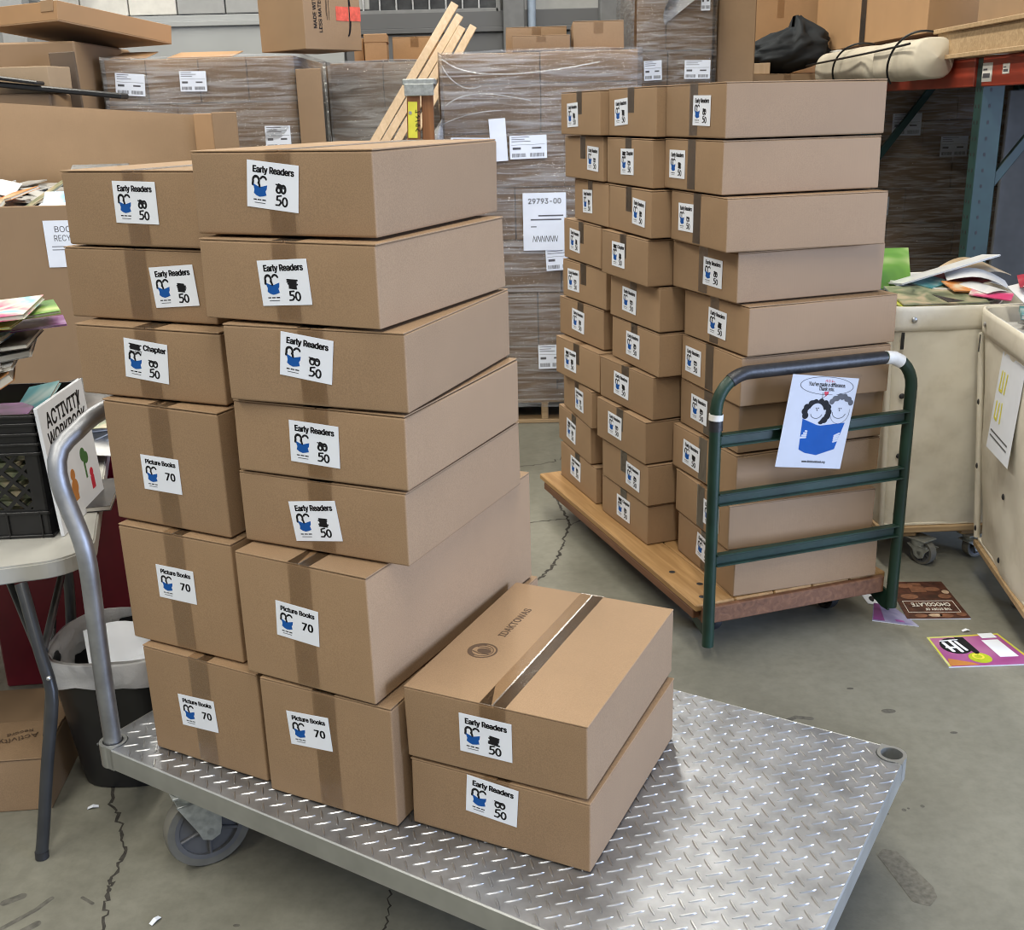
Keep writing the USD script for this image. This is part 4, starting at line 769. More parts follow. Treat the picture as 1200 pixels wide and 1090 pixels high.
# things heaped behind and on the gaylord at the upper left
sp = thing('gaylord_box', 'tall brown cardboard bin behind the raised flap at the upper left', 'cardboard bin', (-2.66, 6.1, 0))
part(sp, 'body', cbox(-.60, .42, 0, .9, 0, 2.06, .01), 'kraft_brown'); part(sp, 'front_section', cbox(-.60, .42, -.42, -.004, 0, 1.795, .008), 'kraft_brown')
plain_box('carton', 'small pale carton in front of the tall bin at the upper left', (-2.41, 5.74, 1.797), -10, .34, .2, .13, 'kraft_inner', seed=51, flaps=False)
solo('black_board', 'dark board standing upright between the tall bin and the wrapped pallet', 'board', xf(cbox(-.065, .065, 0, .02, 0, 2.00, .004), rot('y', -2), (-2.19, 5.95, 0)), 'kraft_dark')
solo('black_sheet', 'long black sheet lying along the top of the raised cardboard flap', 'sheet', xf(cbox(-.75, .28, -.06, .06, 0, .026, .006), rot('y', 6.5), (-2.15, 5.68, 1.790)), 'black_plastic')
solo('black_sheet', 'shorter black strip on top of the long black sheet at the left', 'sheet', xf(cbox(-.45, .10, -.05, .05, 0, .018, .005), rot('y', 8.5), (-2.36, 5.64, 1.846)), 'black_plastic')
t = thing('shallow_tray', 'big shallow orange-brown cardboard lid resting tilted at the top left', 'cardboard lid', (-2.27, 6.0, 2.15), (0, 6.8, 57.6))
lw, ld, lh = .74, .66, .10
part(t, 'bottom_panel', cbox(0, lw, 0, ld, 0, .006, .001), 'kraft_brown')
for a in ((0, lw, 0, .006), (0, lw, ld - .006, ld)): part(t, 'side_panel', cbox(*a, .006, lh, .002), 'kraft_orange')
for a in ((0, .006, .006, ld - .006), (lw - .006, lw, .006, ld - .006)): part(t, 'side_panel', cbox(*a, .006, lh, .002), 'kraft_orange')
part(t, 'corner_tab', xf(cbox(-.004, 0, .03, .13, .05, .105, .001), None), 'kraft')

# ------------------------------------------------------------------ folding table with a crate of books
tl, tr_ = np.array([-1.363, 2.27]), 17.0
Rt = rot('z', tr_)[:2, :2]
def loc_of(P, base, Rz):                             # world points into a thing's own frame
    P = np.asarray(P, float); q = P.copy(); q[:, :2] = (P[:, :2] - base) @ Rz; return q
t = thing('folding_table', 'light grey plastic folding table with dark metal legs at the left edge', 'table', (*tl, 0), (0, 0, tr_))
TZ = .68
sh = sbox(-.38, 0, .38, 1.5).buffer(-.12).buffer(.12, quad_segs=10)
part(t, 'tabletop', cat_([extrude(sh.buffer(-.004), .005, TZ - .005), extrude(sh, .036, TZ - .041), extrude(sh.buffer(-.006), .004, TZ - .045)]), 'table_top')
legA = loc_of([(-1.155, 2.33, .635), (-1.125, 2.29, .545), (-1.095, 2.252, .455), (-1.082, 2.236, .41), (-1.084, 2.228, .365), (-1.098, 2.212, .28), (-1.118, 2.19, .15), (-1.138, 2.166, .015)], tl, Rt)
part(t, 'leg', tube(smooth_path(legA, 24), .0145, 14), 'table_leg', smooth=60)
part(t, 'leg', tube(smooth_path(loc_of([(-1.25, 2.76, .635), (-1.23, 2.75, .50), (-1.235, 2.75, .40), (-1.235, 2.72, .30), (-1.25, 2.66, .012)], tl, Rt), 20), .0145, 14), 'table_leg', smooth=60)
part(t, 'foot_cap', tube(loc_of([(-1.1375, 2.1645, .018), (-1.138, 2.163, .0005)], tl, Rt), .0158, 14), 'black_rubber', smooth=60)
part(t, 'cross_bar', tube(loc_of([(-1.10, 2.27, .49), (-1.23, 2.75, .52)], tl, Rt), .010, 10), 'table_leg', smooth=60)
part(t, 'cross_bar', tube(loc_of([(-1.45, 2.50, .60), (-1.16, 2.60, .60)], tl, Rt), .012, 10), 'table_leg', smooth=60)
part(t, 'brace', tube(loc_of([(-1.087, 2.245, .43), (-1.35, 2.62, .62)], tl, Rt), .009, 10), 'table_leg', smooth=60)
part(t, 'brace', tube(loc_of([(-1.10, 2.215, .30), (-1.27, 2.70, .36)], tl, Rt), .010, 10), 'table_leg', smooth=60)
for q in ((-1.088, 2.233, .445), (-1.215, 2.735, .55)): part(t, 'rivet', loc_of(xf(trimesh.creation.icosphere(1, .006), None, q)[0], tl, Rt), 'steel', smooth=True) if False else part(t, 'rivet', (loc_of(xf(trimesh.creation.icosphere(1, .006), None, (q[0] + .012, q[1] - .012, q[2]))[0], tl, Rt), np.asarray(trimesh.creation.icosphere(1, .006).faces)), 'steel', smooth=True)

cx0, cx1, cy0, cy1, ch = -.17, .17, 0, .335, .315
CB = np.array([-1.315, 2.502]); CR = 3.0
t = thing('milk_crate', 'black plastic milk crate full of books on the grey table', 'crate', (*CB, TZ + .0005), (0, 0, CR))
def lattice_wall(L):                                 # drawn in its own plane, L wide and ch high
    bars = [sbox(0, 0, L, .075), sbox(0, ch - .10, L, ch), sbox(0, 0, .035, ch), sbox(L - .035, 0, L, ch)]
    for i in range(-4, 9):
        x = i * L / 7
        for s in (1, -1): bars.append(LineString([(x, .075), (x + s * .14, ch - .10)]).buffer(.0045))
    return unary_union(bars).intersection(sbox(0, 0, L, ch))
W1, W2 = lattice_wall(cx1 - cx0), lattice_wall(cy1 - cy0)
wall = (lambda L, W: extrude(W, .006))
part(t, 'side_panel', upright(extrude(W1, .006), (cx0, cy0 + .006, 0)), 'black_plastic'); part(t, 'side_panel', upright(extrude(W1, .006), (cx0, cy1, 0)), 'black_plastic')
for x in (cx1 - .006, cx0): part(t, 'side_panel', xf(upright(extrude(W2, .006)), rot('z', 90), (x, cy0 + .0, 0)), 'black_plastic')
part(t, 'bottom_panel', cbox(cx0 + .008, cx1 - .008, cy0 + .008, cy1 - .008, 0, .012, .002), 'black_plastic')
rb_ = []
for z in (.004, .065, ch - .098, ch - .075, ch - .05, ch - .025, ch - .006):
    o = .006; rb_ += [cbox(cx0 - o, cx1 + o, cy0 - o, cy0 + .001, z - .003, z + .004, .001), cbox(cx0 - o, cx1 + o, cy1 - .001, cy1 + o, z - .003, z + .004, .001), cbox(cx0 - o, cx0 + .001, cy0 - o, cy1 + o, z - .003, z + .004, .001), cbox(cx1 - .001, cx1 + o, cy0 - o, cy1 + o, z - .003, z + .004, .001)]
for x in (cx0 + .02, cx0 + .10, cx0 + .17, cx1 - .1, cx1 - .02): rb_ += [cbox(x - .002, x + .002, cy0 - .006, cy0, 0, .07, .0005)]
part(t, 'rim_ribs', cat_(rb_), 'black_plastic')
solo('book_jumble', 'pile of picture books filling the milk crate up to its rim', 'books', xf(cat_([xf(cbox(-.12, .12, -.14, .14, 0, .012, .001), rot('z', 5 * (-1) ** i), (0, .165, .016 + i * .0125)) for i in range(19)]), rot('z', CR), (*CB, TZ)), 'print_moss', kind='stuff')
PL = [  # m, label, w, d, th, (x,y above crate), z, rx, ry, rz, bent
 ('print_purple', 'dark purple paperback with a white number at the crate rim', .20, .21, .012, (-.09, .12), .262, 3, 0, 4, 0),
 ('print_teal', 'dark green picture book sticking up at the back right of the crate', .09, .12, .010, (.0, .235), .282, 22, -12, -10, 0),
 ('print_wood', 'orange-brown patterned book tilted steeply on the crate pile', .24, .20, .022, (-.10, .10), .335, 8, -30, 14, 0),
 ('print_grey', 'grey magazine tilted above the orange-brown book in the crate pile', .24, .22, .010, (-.13, .09), .372, 6, -24, 18, 0),
 ('print_white', 'pale grey booklet under the dark gap of the crate pile', .22, .22, .012, (-.10, .13), .398, 6, -10, 10, 0),
 ('print_grey', 'grey paperback just above the pale grey booklet in the crate pile', .23, .21, .016, (-.07, .14), .425, 4, -7, 14, 0),
 ('print_black', 'black edged book in the middle of the crate pile', .22, .2, .012, (-.05, .12), .452, 2, -5, 8, 0),
 ('print_blue', 'light blue picture book in the upper half of the crate pile', .22, .22, .012, (-.10, .10), .470, 1, -3, 4, 0),
 ('print_purple', 'mauve magazine poking out to the right of the crate pile', .26, .12, .005, (-.015, .17), .485, 2, -2, 22, 0),
 ('print_orange', 'orange spined book in the upper half of the crate pile', .21, .20, .011, (-.12, .08), .492, 1, -2, 2, 0),
 ('print_yellow', 'yellow magazine third from the top of the crate pile', .25, .20, .006, (-.085, .10), .507, 1, -2, 6, 0),
 ('print_green', 'green magazine poking out under the pink book of the crate pile', .26, .16, .008, (-.025, .16), .516, 2, -4, 24, 0),
 ('print_pink', 'bright pink picture book on top of the crate pile', .27, .24, .012, (-.06, .10), .530, 2, -4, 8, 0)]
Rc = rot('z', CR)[:2, :2]
for m_, lb, w, d, th, (x, y), z, rx, ry, rz, bn in PL:
    q = CB + Rc @ np.array([x + .095, y + .01]); leaf('book', lb, 'book', m_, w, d, th, (q[0], q[1], TZ + z + .008), rx, ry, rz + CR, 'books piled in the milk crate', bn)
# workbook leaning on the crate's right side
wb_ = thing('workbook', 'white activity workbook standing against the right side of the milk crate', 'book', (CB[0] + .192, CB[1] + .0, TZ + .001), (0, -3.0, CR - 1))
part(wb_, 'pages', cbox(.001, .007, .012, .322, .002, .325, .0005), 'paper_warm')
cv = part(wb_, 'cover', cat_([cbox(.007, .0085, .01, .325, 0, .328, .0004), cbox(-.0005, .001, .01, .325, 0, .328, .0004), cbox(-.0005, .0085, .0085, .0105, 0, .328, .0004)]), 'paper')
def side(m, y, z): v, f = m; return np.stack([np.full(len(v), .0085) + v[:, 2], v[:, 0] + y, v[:, 1] + z], 1), f
part(cv, 'lettering', side(cat_([xf(text('ACTIVITY', .036, .0005), np.diag([1.0, 1, 1]), (.045, .268, 0)), xf(text('WORKBOOK', .036, .0005), np.diag([.92, 1, 1]), (.036, .220, 0)), extrude(stroke([(.262, .262), (.274, .305)], .008), .0005)]), 0, 0), 'ink')
part(cv, 'picture_dog', side(extrude(unary_union([Point(.135, .085).buffer(.022), Point(.135, .118).buffer(.015), sbox(.12, .05, .15, .075)]), .0005), 0, 0), 'orange_print')
part(cv, 'picture_tree', side(extrude(unary_union([Point(.225, .145).buffer(.018), Point(.243, .132).buffer(.016), sbox(.222, .08, .232, .14)]), .0005), 0, 0), 'tag_green')
part(cv, 'picture_child', side(extrude(unary_union([Point(.262, .085).buffer(.012), sbox(.25, .04, .274, .075)]), .0005), 0, 0), 'ink_red')
leaf('book', 'black folder lying on the table beside the leaning workbook', 'book', 'print_black', .10, .24, .014, (-1.135, 2.795, TZ + .001), 0, 0, 12)
for m_, lb, lc, w, d, rx, ry, rz, bn in [('print_white', 'crumpled white papers on the far end of the grey table', (-1.33, 3.20, TZ + .004), .22, .30, 0, 0, 30, .03), ('print_moss', 'olive green magazine on the papers at the far end of the table', (-1.36, 3.34, TZ + .07), .2, .26, 8, -10, 16, .02), ('print_black', 'dark magazine on top of the papers at the far end of the table', (-1.38, 3.46, TZ + .12), .2, .26, 6, -8, 40, .02)]:
    leaf('magazine', lb, 'magazine', m_, w, d, .003, lc, rx, ry, rz, 'papers at the far end of the table', bn)
solo('paper_heap', 'low heap of loose papers under the magazines at the far end of the table', 'papers', cat_([xf(cbox(-.1, .1, -.13, .13, 0, .004, .0005), rot('z', 37 * i), (-1.40 - .004 * i, 3.36 + .012 * i, TZ + .001 + .012 * i)) for i in range(9)]), 'print_white', kind='stuff')

# wastebasket, red bin, box under the table
BX, BY, BH = -1.035, 2.56, .375
t = thing('wastebasket', 'black plastic wastebasket with a clear grey liner, between the table and the silver cart', 'trash can', (BX, BY, 0))
n_ = 40
def rr(rad, z, k=3.2):
    a = np.arange(n_) / n_ * 2 * PI; c, s = np.cos(a), np.sin(a); r = rad / (np.abs(c) ** k + np.abs(s) ** k) ** (1 / k)
    return np.stack([r * c, r * s, np.full(n_, z)], 1)
def loft(rings, cap=True):
    V = np.vstack(rings); Fs = []
    for i in range(len(rings) - 1):
        for j in range(n_): a, b = i * n_ + j, i * n_ + (j + 1) % n_; Fs.append([a, b, b + n_, a + n_])
    Fs = [[a, b, c] for a, b, c, d in Fs] + [[a, c, d] for a, b, c, d in Fs]
    if cap:
        V = np.vstack([V, V[:n_].mean(0)]); Fs += [[len(V) - 1, (j + 1) % n_, j] for j in range(n_)]
    return V, np.array(Fs)
part(t, 'bin_body', loft([rr(.118, 0), rr(.124, .004), rr(.128, .03), rr(.162, BH - .02), rr(.166, BH), rr(.160, BH), rr(.155, BH - .02), rr(.120, .03), rr(.05, .028)]), 'black_plastic', smooth=40)
rg = np.random.RandomState(2)
def wob(r, z, amp, s): q = rr(r, z); k_ = 1 + amp * (meshkit.noise(np.stack([np.cos(np.arange(n_) / n_ * 2 * PI) * 3, np.sin(np.arange(n_) / n_ * 2 * PI) * 3, np.full(n_, s)], 1)) - .5); q[:, :2] *= k_[:, None]; q[:, 2] += amp * .2 * (meshkit.noise(np.stack([np.arange(n_) * .5, np.full(n_, s), np.zeros(n_)], 1)) - .5); return q
part(t, 'liner', thicken(loft([wob(.176, BH - .052, .10, 1), wob(.178, BH - .04, .07, 2), wob(.174, BH - .02, .05, 3), wob(.172, BH + .006, .02, 4), wob(.158, BH + .010, .02, 5), wob(.150, BH - .04, .08, 6), wob(.145, BH - .10, .1, 7)], False), .0008), 'liner', smooth=True)
for i, (x, y, z, rx, ry, rz, lb) in enumerate([(-.02, .04, BH - .07, 24, 8, 28, 'big crumpled white sheet in the wastebasket'), (.07, -.03, BH - .06, -8, -22, -20, 'white sheet at the right side of the wastebasket, beside the big crumpled one')]):
    leaf('waste_paper', lb, 'paper', 'paper', .17, .19, .002, (BX + x, BY + y, z), rx, ry, rz, None, .025)
solo('paper_fill', 'crumpled papers filling the wastebasket under the top sheets', 'papers', cat_([xf(cbox(-.08, .08, -.08, .08, 0, .005, .001), rot('z', 31 * i) @ rot('x', 6 * (-1) ** i), (BX, BY, .05 + i * .02)) for i in range(11)]), 'print_white', kind='stuff')
t = thing('storage_bin', 'dark red plastic bin standing under and behind the grey table', 'bin', (-1.24, 3.02, 0), (0, 0, 6))
part(t, 'body', cat_([cbox(-.34, .34, 0, .012, 0, .60, .005), cbox(-.34, .34, .46, .472, 0, .60, .005), cbox(-.34, -.328, .012, .46, 0, .60, .004), cbox(.328, .34, .012, .46, 0, .60, .004), cbox(-.328, .328, .012, .46, 0, .012, .003)]), 'red_bin')
part(t, 'rim', cat_([cbox(-.35, .35, -.010, .014, .588, .606, .005), cbox(-.35, .35, .458, .482, .588, .606, .005), cbox(-.35, -.326, .014, .458, .588, .606, .004), cbox(.326, .35, .014, .458, .588, .606, .004)]), 'red_bin')
solo('cream_board', 'cream coloured board standing left of the dark red bin under the table', 'board', xf(cbox(-.20, .0, 0, .015, 0, .5, .004), rot('z', 8), (-1.625, 2.96, 0)), 'cream')
t = thing('floor_box', 'brown cardboard box with handwriting on the floor under the grey table', 'cardboard box', (-1.40, 2.336, 0), (0, 0, 5))
part(t, 'body', soft_box(.42, .36, .148, seed=61, bulge=.003), 'kraft_brown', smooth=50)
part(t, 'top_flap', xf(cbox(-.209, .209, 0, .178, .1495, .1525, .0008), rot('x', 1.2)), 'kraft_brown'); part(t, 'top_flap', cbox(-.209, .209, .181, .359, .1495, .1525, .0008), 'kraft_brown')
part(t, 'handwriting', xf(cat_([text('Activity', .020, .0004, False), xf(text('Record', .014, .0004, False), None, (.01, -.026, 0))]), rot('z', 200), (.165, .115, .1565)), 'ink_brown')
part(t, 'packing_tape', cbox(-.212, .0, .155, .205, .156, .1565, .0002), 'tape')

# ------------------------------------------------------------------ magazines on the floor at the right
def quad(c, th, z=.0): # corners in order, world xy
    P = Polygon(c); P = P if P.exterior.is_ccw else Polygon(c[::-1]); return extrude(P, th, z)
def flat_thing(name, label, cat, c, th, m, z=0):
    c = np.array(c); o = c.mean(0); t = thing(name, label, cat, (*o, z)); part(t, 'pages', quad([tuple(q) for q in (c - o) * .995], th, .0002), 'paper'); part(t, 'cover', quad([tuple(q) for q in c - o], .0008, th + .0002), m); return t, o, z + th + .0011
def on_quad(c, o, fn_m, flip=False):                 # maps the unit square (x right, y up as one reads it) onto the cover
    c = np.array(c) - o
    v, f = fn_m; u, w = v[:, 0], v[:, 1]
    p = (1 - u)[:, None] * (1 - w)[:, None] * c[0] + u[:, None] * (1 - w)[:, None] * c[1] + u[:, None] * w[:, None] * c[2] + (1 - u)[:, None] * w[:, None] * c[3]
    return np.c_[p, v[:, 2]], f
MC = [(1.541, 3.578), (1.345, 3.585), (1.315, 3.29), (1.527, 3.282)]   # reads from the far side: text is upside down for the camera
t, o, zz = flat_thing('magazine', 'dark brown chocolate themed magazine on the floor beside the green cart handle', 'magazine', MC, .004, 'print_choc')
def tfit(s, x0, x1, y, h): m = text(s, h, .0006); w_ = m[0][:, 0].max(); return xf(m, np.diag([(x1 - x0) / w_, 1, 1]), (x0, y, .0054))
part(t, 'lettering', on_quad(MC, o, cat_([tfit('THE STORY OF', .20, .62, .74, .055), tfit('CHOCOLATE', .16, .80, .60, .085), extrude(sbox(.08, .54, .92, .548).union(sbox(.08, .84, .92, .848)).union(sbox(.08, .54, .088, .848)).union(sbox(.912, .54, .92, .848)), .0006, .005)])), 'ink_pale')
def ell(x, y, a, b): return affinity.scale(Point(x, y).buffer(1, quad_segs=5), a, b)
part(t, 'picture_chocolates', on_quad(MC, o, extrude(unary_union([ell(.75, .93, .10, .045), ell(.35, .93, .11, .05), ell(.10, .90, .08, .05), ell(.28, .22, .14, .06), ell(.15, .42, .11, .06), ell(.72, .12, .14, .06), ell(.75, .42, .15, .07), sbox(.40, .14, .66, .30), sbox(.42, .04, .64, .12)]), .0006, .005)), 'choc_light')
part(t, 'picture_cream', on_quad(MC, o, extrude(unary_union([ell(.52, .92, .11, .04), ell(.08, .30, .06, .05)]), .0006, .005)), 'choc_cream')
ML = [(1.197, 3.288), (1.336, 3.236), (1.300, 3.395), (1.245, 3.42)]
t, o, zz = flat_thing('leaflet', 'lilac and purple leaflet on the floor at the foot of the green handle post', 'leaflet', ML, .0025, 'print_lilac', .0)
part(t, 'band', on_quad(ML, o, extrude(unary_union([sbox(.02, .05, .28, .98), sbox(.55, .10, .75, .20)]), .0006, .0034)), 'print_purple')
MW = [(1.225, 3.42), (1.285, 3.395), (1.315, 3.47), (1.225, 3.50)]
t, o, zz = flat_thing('leaflet', 'black and white leaflet on the floor under the end of the green cart', 'leaflet', MW, .0012, 'paper'); part(t, 'picture', on_quad(MW, o, extrude(unary_union([ell(.55, .7, .3, .2), ell(.3, .5, .1, .25)]), .0006, .002)), 'ink')
MP = [(1.326, 2.959), (1.600, 2.966), (1.566, 3.168), (1.329, 3.153)]
t, o, zz = flat_thing('magazine', 'magenta comic magazine with a bold black-and-white title on the floor at the right', 'magazine', MP, .0035, 'print_magenta')
part(t, 'edge_band', on_quad(MP, o, extrude(unary_union([sbox(0, 0, .03, 1), sbox(0, .96, 1, 1), sbox(.97, 0, 1, 1)]), .0004, .0046)), 'print_yellow')
part(t, 'title_shadow', on_quad(MP, o, extrude(unary_union([ell(.28, .66, .19, .27), Polygon([(.36, .95), (.48, .93), (.50, .42), (.44, .32)])]), .0005, .0047)), 'ink')
part(t, 'title', on_quad(MP, o, extrude(unary_union([stroke([(.16, .78), (.20, .48)], .045), stroke([(.16, .62), (.28, .60)], .045), stroke([(.26, .84), (.30, .46)], .045), stroke([(.33, .80), (.37, .50)], .04), stroke([(.14, .84), (.37, .86)], .03)]), .0004, .0053)), 'paper')
part(t, 'picture_ball', on_quad(MP, o, extrude(ell(.44, .24, .13, .17), .0005, .0047)), 'lime'); part(t, 'picture_ring', on_quad(MP, o, extrude(ell(.43, .28, .07, .09).difference(ell(.43, .28, .045, .06)), .0004, .0053)), 'yellow_sticker')
part(t, 'picture_corner', on_quad(MP, o, extrude(Polygon([(.02, .02), (.36, .02), (.30, .10), (.06, .26)]), .0004, .0047)), 'orange_print')
part(t, 'address_label', on_quad(MP, o, extrude(sbox(.68, .24, .90, .80), .0006, .0047)), 'paper'); part(t, 'stamp_label', on_quad(MP, o, extrude(sbox(.72, .86, .92, 1.02), .0006, .0053)), 'paper')

# ------------------------------------------------------------------ canvas hampers of books
def hamper(label, loc, rz, w, d, h, zb, taper, cs, seed):
    t = thing('canvas_hamper', label, 'laundry hamper', loc, (0, 0, rz))
    def shell(inset, amp, z0, z1, nz, sd):
        def fn(u, v):
            a = u * 4; k_ = np.floor(a).clip(0, 3).astype(int); f = a - k_
            z = z0 + (z1 - z0) * v; tp = taper * (1 - (z - zb) / (h - zb))
            sx, sy = w / 2 - tp - inset, d / 2 - tp - inset
            c = np.array([[-1, -1], [1, -1], [1, 1], [-1, 1], [-1, -1]], float)
            p = (c[k_] * (1 - f)[:, None] + c[k_ + 1] * f[:, None]); k4 = np.maximum(1, (np.abs(p) ** 14).sum(1) ** (1 / 14)); p = p / k4[:, None]
            nrm = np.array([[0, -1], [1, 0], [0, 1], [-1, 0]])[k_]
            P = np.stack([p[:, 0] * sx, p[:, 1] * sy + d / 2], 1)
            bag = amp * (f * (1 - f) * 4) ** .7 * np.sin(PI * np.clip(v, .0, 1)) * 1.0
            wr = amp * 1.5 * (meshkit.fbm(np.stack([P[:, 0] * 7, P[:, 1] * 7, z * 5], 1) + sd * 3.3, 4, sd) - .5)
            P = P + nrm * (bag + wr)[:, None]
            return np.c_[P, z]
        return grid_sheet(4 * 22 + 1, nz, fn)
    part(t, 'canvas_bag', thicken(shell(0, .016, zb, h - .004, 30, seed), .003), 'canvas', smooth=True)
    part(t, 'collar', thicken(shell(-.011, .004, h - .085, h, 6, seed + 1), .010), 'canvas', smooth=True, label='folded canvas collar round the top')
    part(t, 'bag_floor', cbox(-w / 2 + taper, w / 2 - taper, taper, d - taper, zb, zb + .01, .002), 'canvas')
    part(t, 'base_board', cbox(-w / 2 + taper - .01, w / 2 - taper + .01, taper - .012, d - taper + .012, zb - .026, zb - .001, .004), 'wood_pallet')
    for x in (-w / 2 + taper + .08, w / 2 - taper - .08):
        for yy in (taper + .06, d - taper - .06): part(t, 'mounting_block', cbox(x - .06, x + .06, yy - .05, yy + .05, zb - .048, zb - .0265, .003), 'wood_pallet')
    for (x, yy, yw) in cs: caster(t, x, yy, zb - .0485, .048, .036, yw, 'grey_tread', 'grey_plastic', 'zinc', trail=.018)
    tp = lambda z: taper * (1 - (z - zb) / (h - zb))
    for sx in (-1, 1):
        for yy in (0, d):
            pts = [(sx * (w / 2 - tp(z) + .001) , (yy - (d / 2)) * (1 - 2 * tp(z) / d) + d / 2 + (-.001 if yy == 0 else .001), z) for z in np.linspace(zb + .01, h - .09, 9)]
            part(t, 'corner_seam', tube(pts, .011, 8), 'canvas', smooth=True)
    disc = lathe([(0, .004), (.006, .0035), (.010, .001), (.0105, 0)], 12)
    def front(x, z, m, mm): part(t, mm[0], (lambda q: (q[0] + [x, tp(z) - .017 if z > h - .09 else tp(z) - .018, z], q[1]))(upright(m)), mm[1], smooth=40)
    def left(y, z, m, mm): part(t, mm[0], (lambda q: (q[0] + [-w / 2 + tp(z) - (.017 if z > h - .09 else .018), y, z], q[1]))(xf(upright(m), rot('z', -90))), mm[1], smooth=40)
    for fnc, L in ((front, (-w / 2 + .08, w / 2 - .08)), (left, (.10, d - .10))):
        for q in L: fnc(q, h - .045, disc, ('rivet', 'steel'))
    strip = cbox(-.006, .006, -.03, .03, 0, .002, .0005)
    for q in (-w / 2 + .045, w / 2 - .045): front(q, h - .118, strip, ('frame_slot', 'black_plastic'))
    for q in (.05, d - .05): left(q, h - .118, strip, ('frame_slot', 'black_plastic'))
    for z in np.linspace(zb + .06, h - .32, 3):
        front(-w / 2 + tp(z) + .045, z, disc, ('snap', 'black_rubber')); left(d - tp(z) - .045, z, disc, ('snap', 'black_rubber')); left(tp(z) + .3, z, disc, ('snap', 'black_rubber'))
    return t
H1, HR1 = (1.60, 3.715, 0), 2.0
H2, HR2 = (1.790, 2.905, 0), -8.6
hamper('white canvas hamper on wheels behind the green handle, heaped with magazines', H1, HR1, .56, .76, .985, .150, .055, [(-.07, .06, -60), (.14, .09, 20), (-.14, .66, 10), (.14, .66, 30)], 2)
t2 = hamper('white canvas hamper on wheels at the right edge, with a paper notice on its side', H2, HR2, .56, .74, .985, .150, .055, [(-.145, .43, 50), (.14, .1, 20), (-.14, .1, 10), (.14, .62, 30)], 5)
sd = part(t2, 'notice', (lambda q: (q[0] + [-.28 - .014, .46, .60], q[1]))(xf(upright(cbox(0, .24, -.03, .29, 0, .001, .0003)), rot('z', -90) @ rot('x', -3.2))), 'paper', label='white paper notice in a pocket on the hamper side')
part(sd, 'lettering', (lambda q: (q[0] + [-.28 - .0155, .46, .60], q[1]))(xf(upright(extrude(unary_union([stroke([(.035, .23), (.030, .17), (.06, .17), (.058, .23)], .009), stroke([(.09, .23), (.085, .17)], .009), stroke([(.03, .13), (.03, .08), (.055, .075), (.06, .13)], .009), stroke([(.085, .135), (.09, .075)], .009)]), .0006)), rot('z', -90) @ rot('x', -3.2))), 'yellow_sticker')
part(sd, 'small_print', (lambda q: (q[0] + [-.28 - .0155, .46, .60], q[1]))(xf(upright(extrude(unary_union([stroke([(.02, .035), (.20, .030)], .005), stroke([(.02, .018), (.20, .012)], .005)]), .0006)), rot('z', -90) @ rot('x', -3.2))), 'ink_grey')
def in_hamper(H, HR, x, y): q = np.array(H[:2]) + rot('z', HR)[:2, :2] @ np.array([x, y]); return q
for H, HR, sd_, lb in ((H1, HR1, 41, 'loose magazines and papers filling the hamper behind the green handle'), (H2, HR2, 42, 'loose books and papers filling the hamper at the right edge')):
    ms = heap('x', '', -.225, .225, .05, .69, .9, lambda u, v: .955 + .06 * np.sin(PI * v) * np.sin(PI * u), sd_, 40)
    solo('book_jumble', lb, 'books', xf(cat_(ms), rot('z', HR), H), 'print_white' if sd_ == 41 else 'print_grey', kind='stuff')
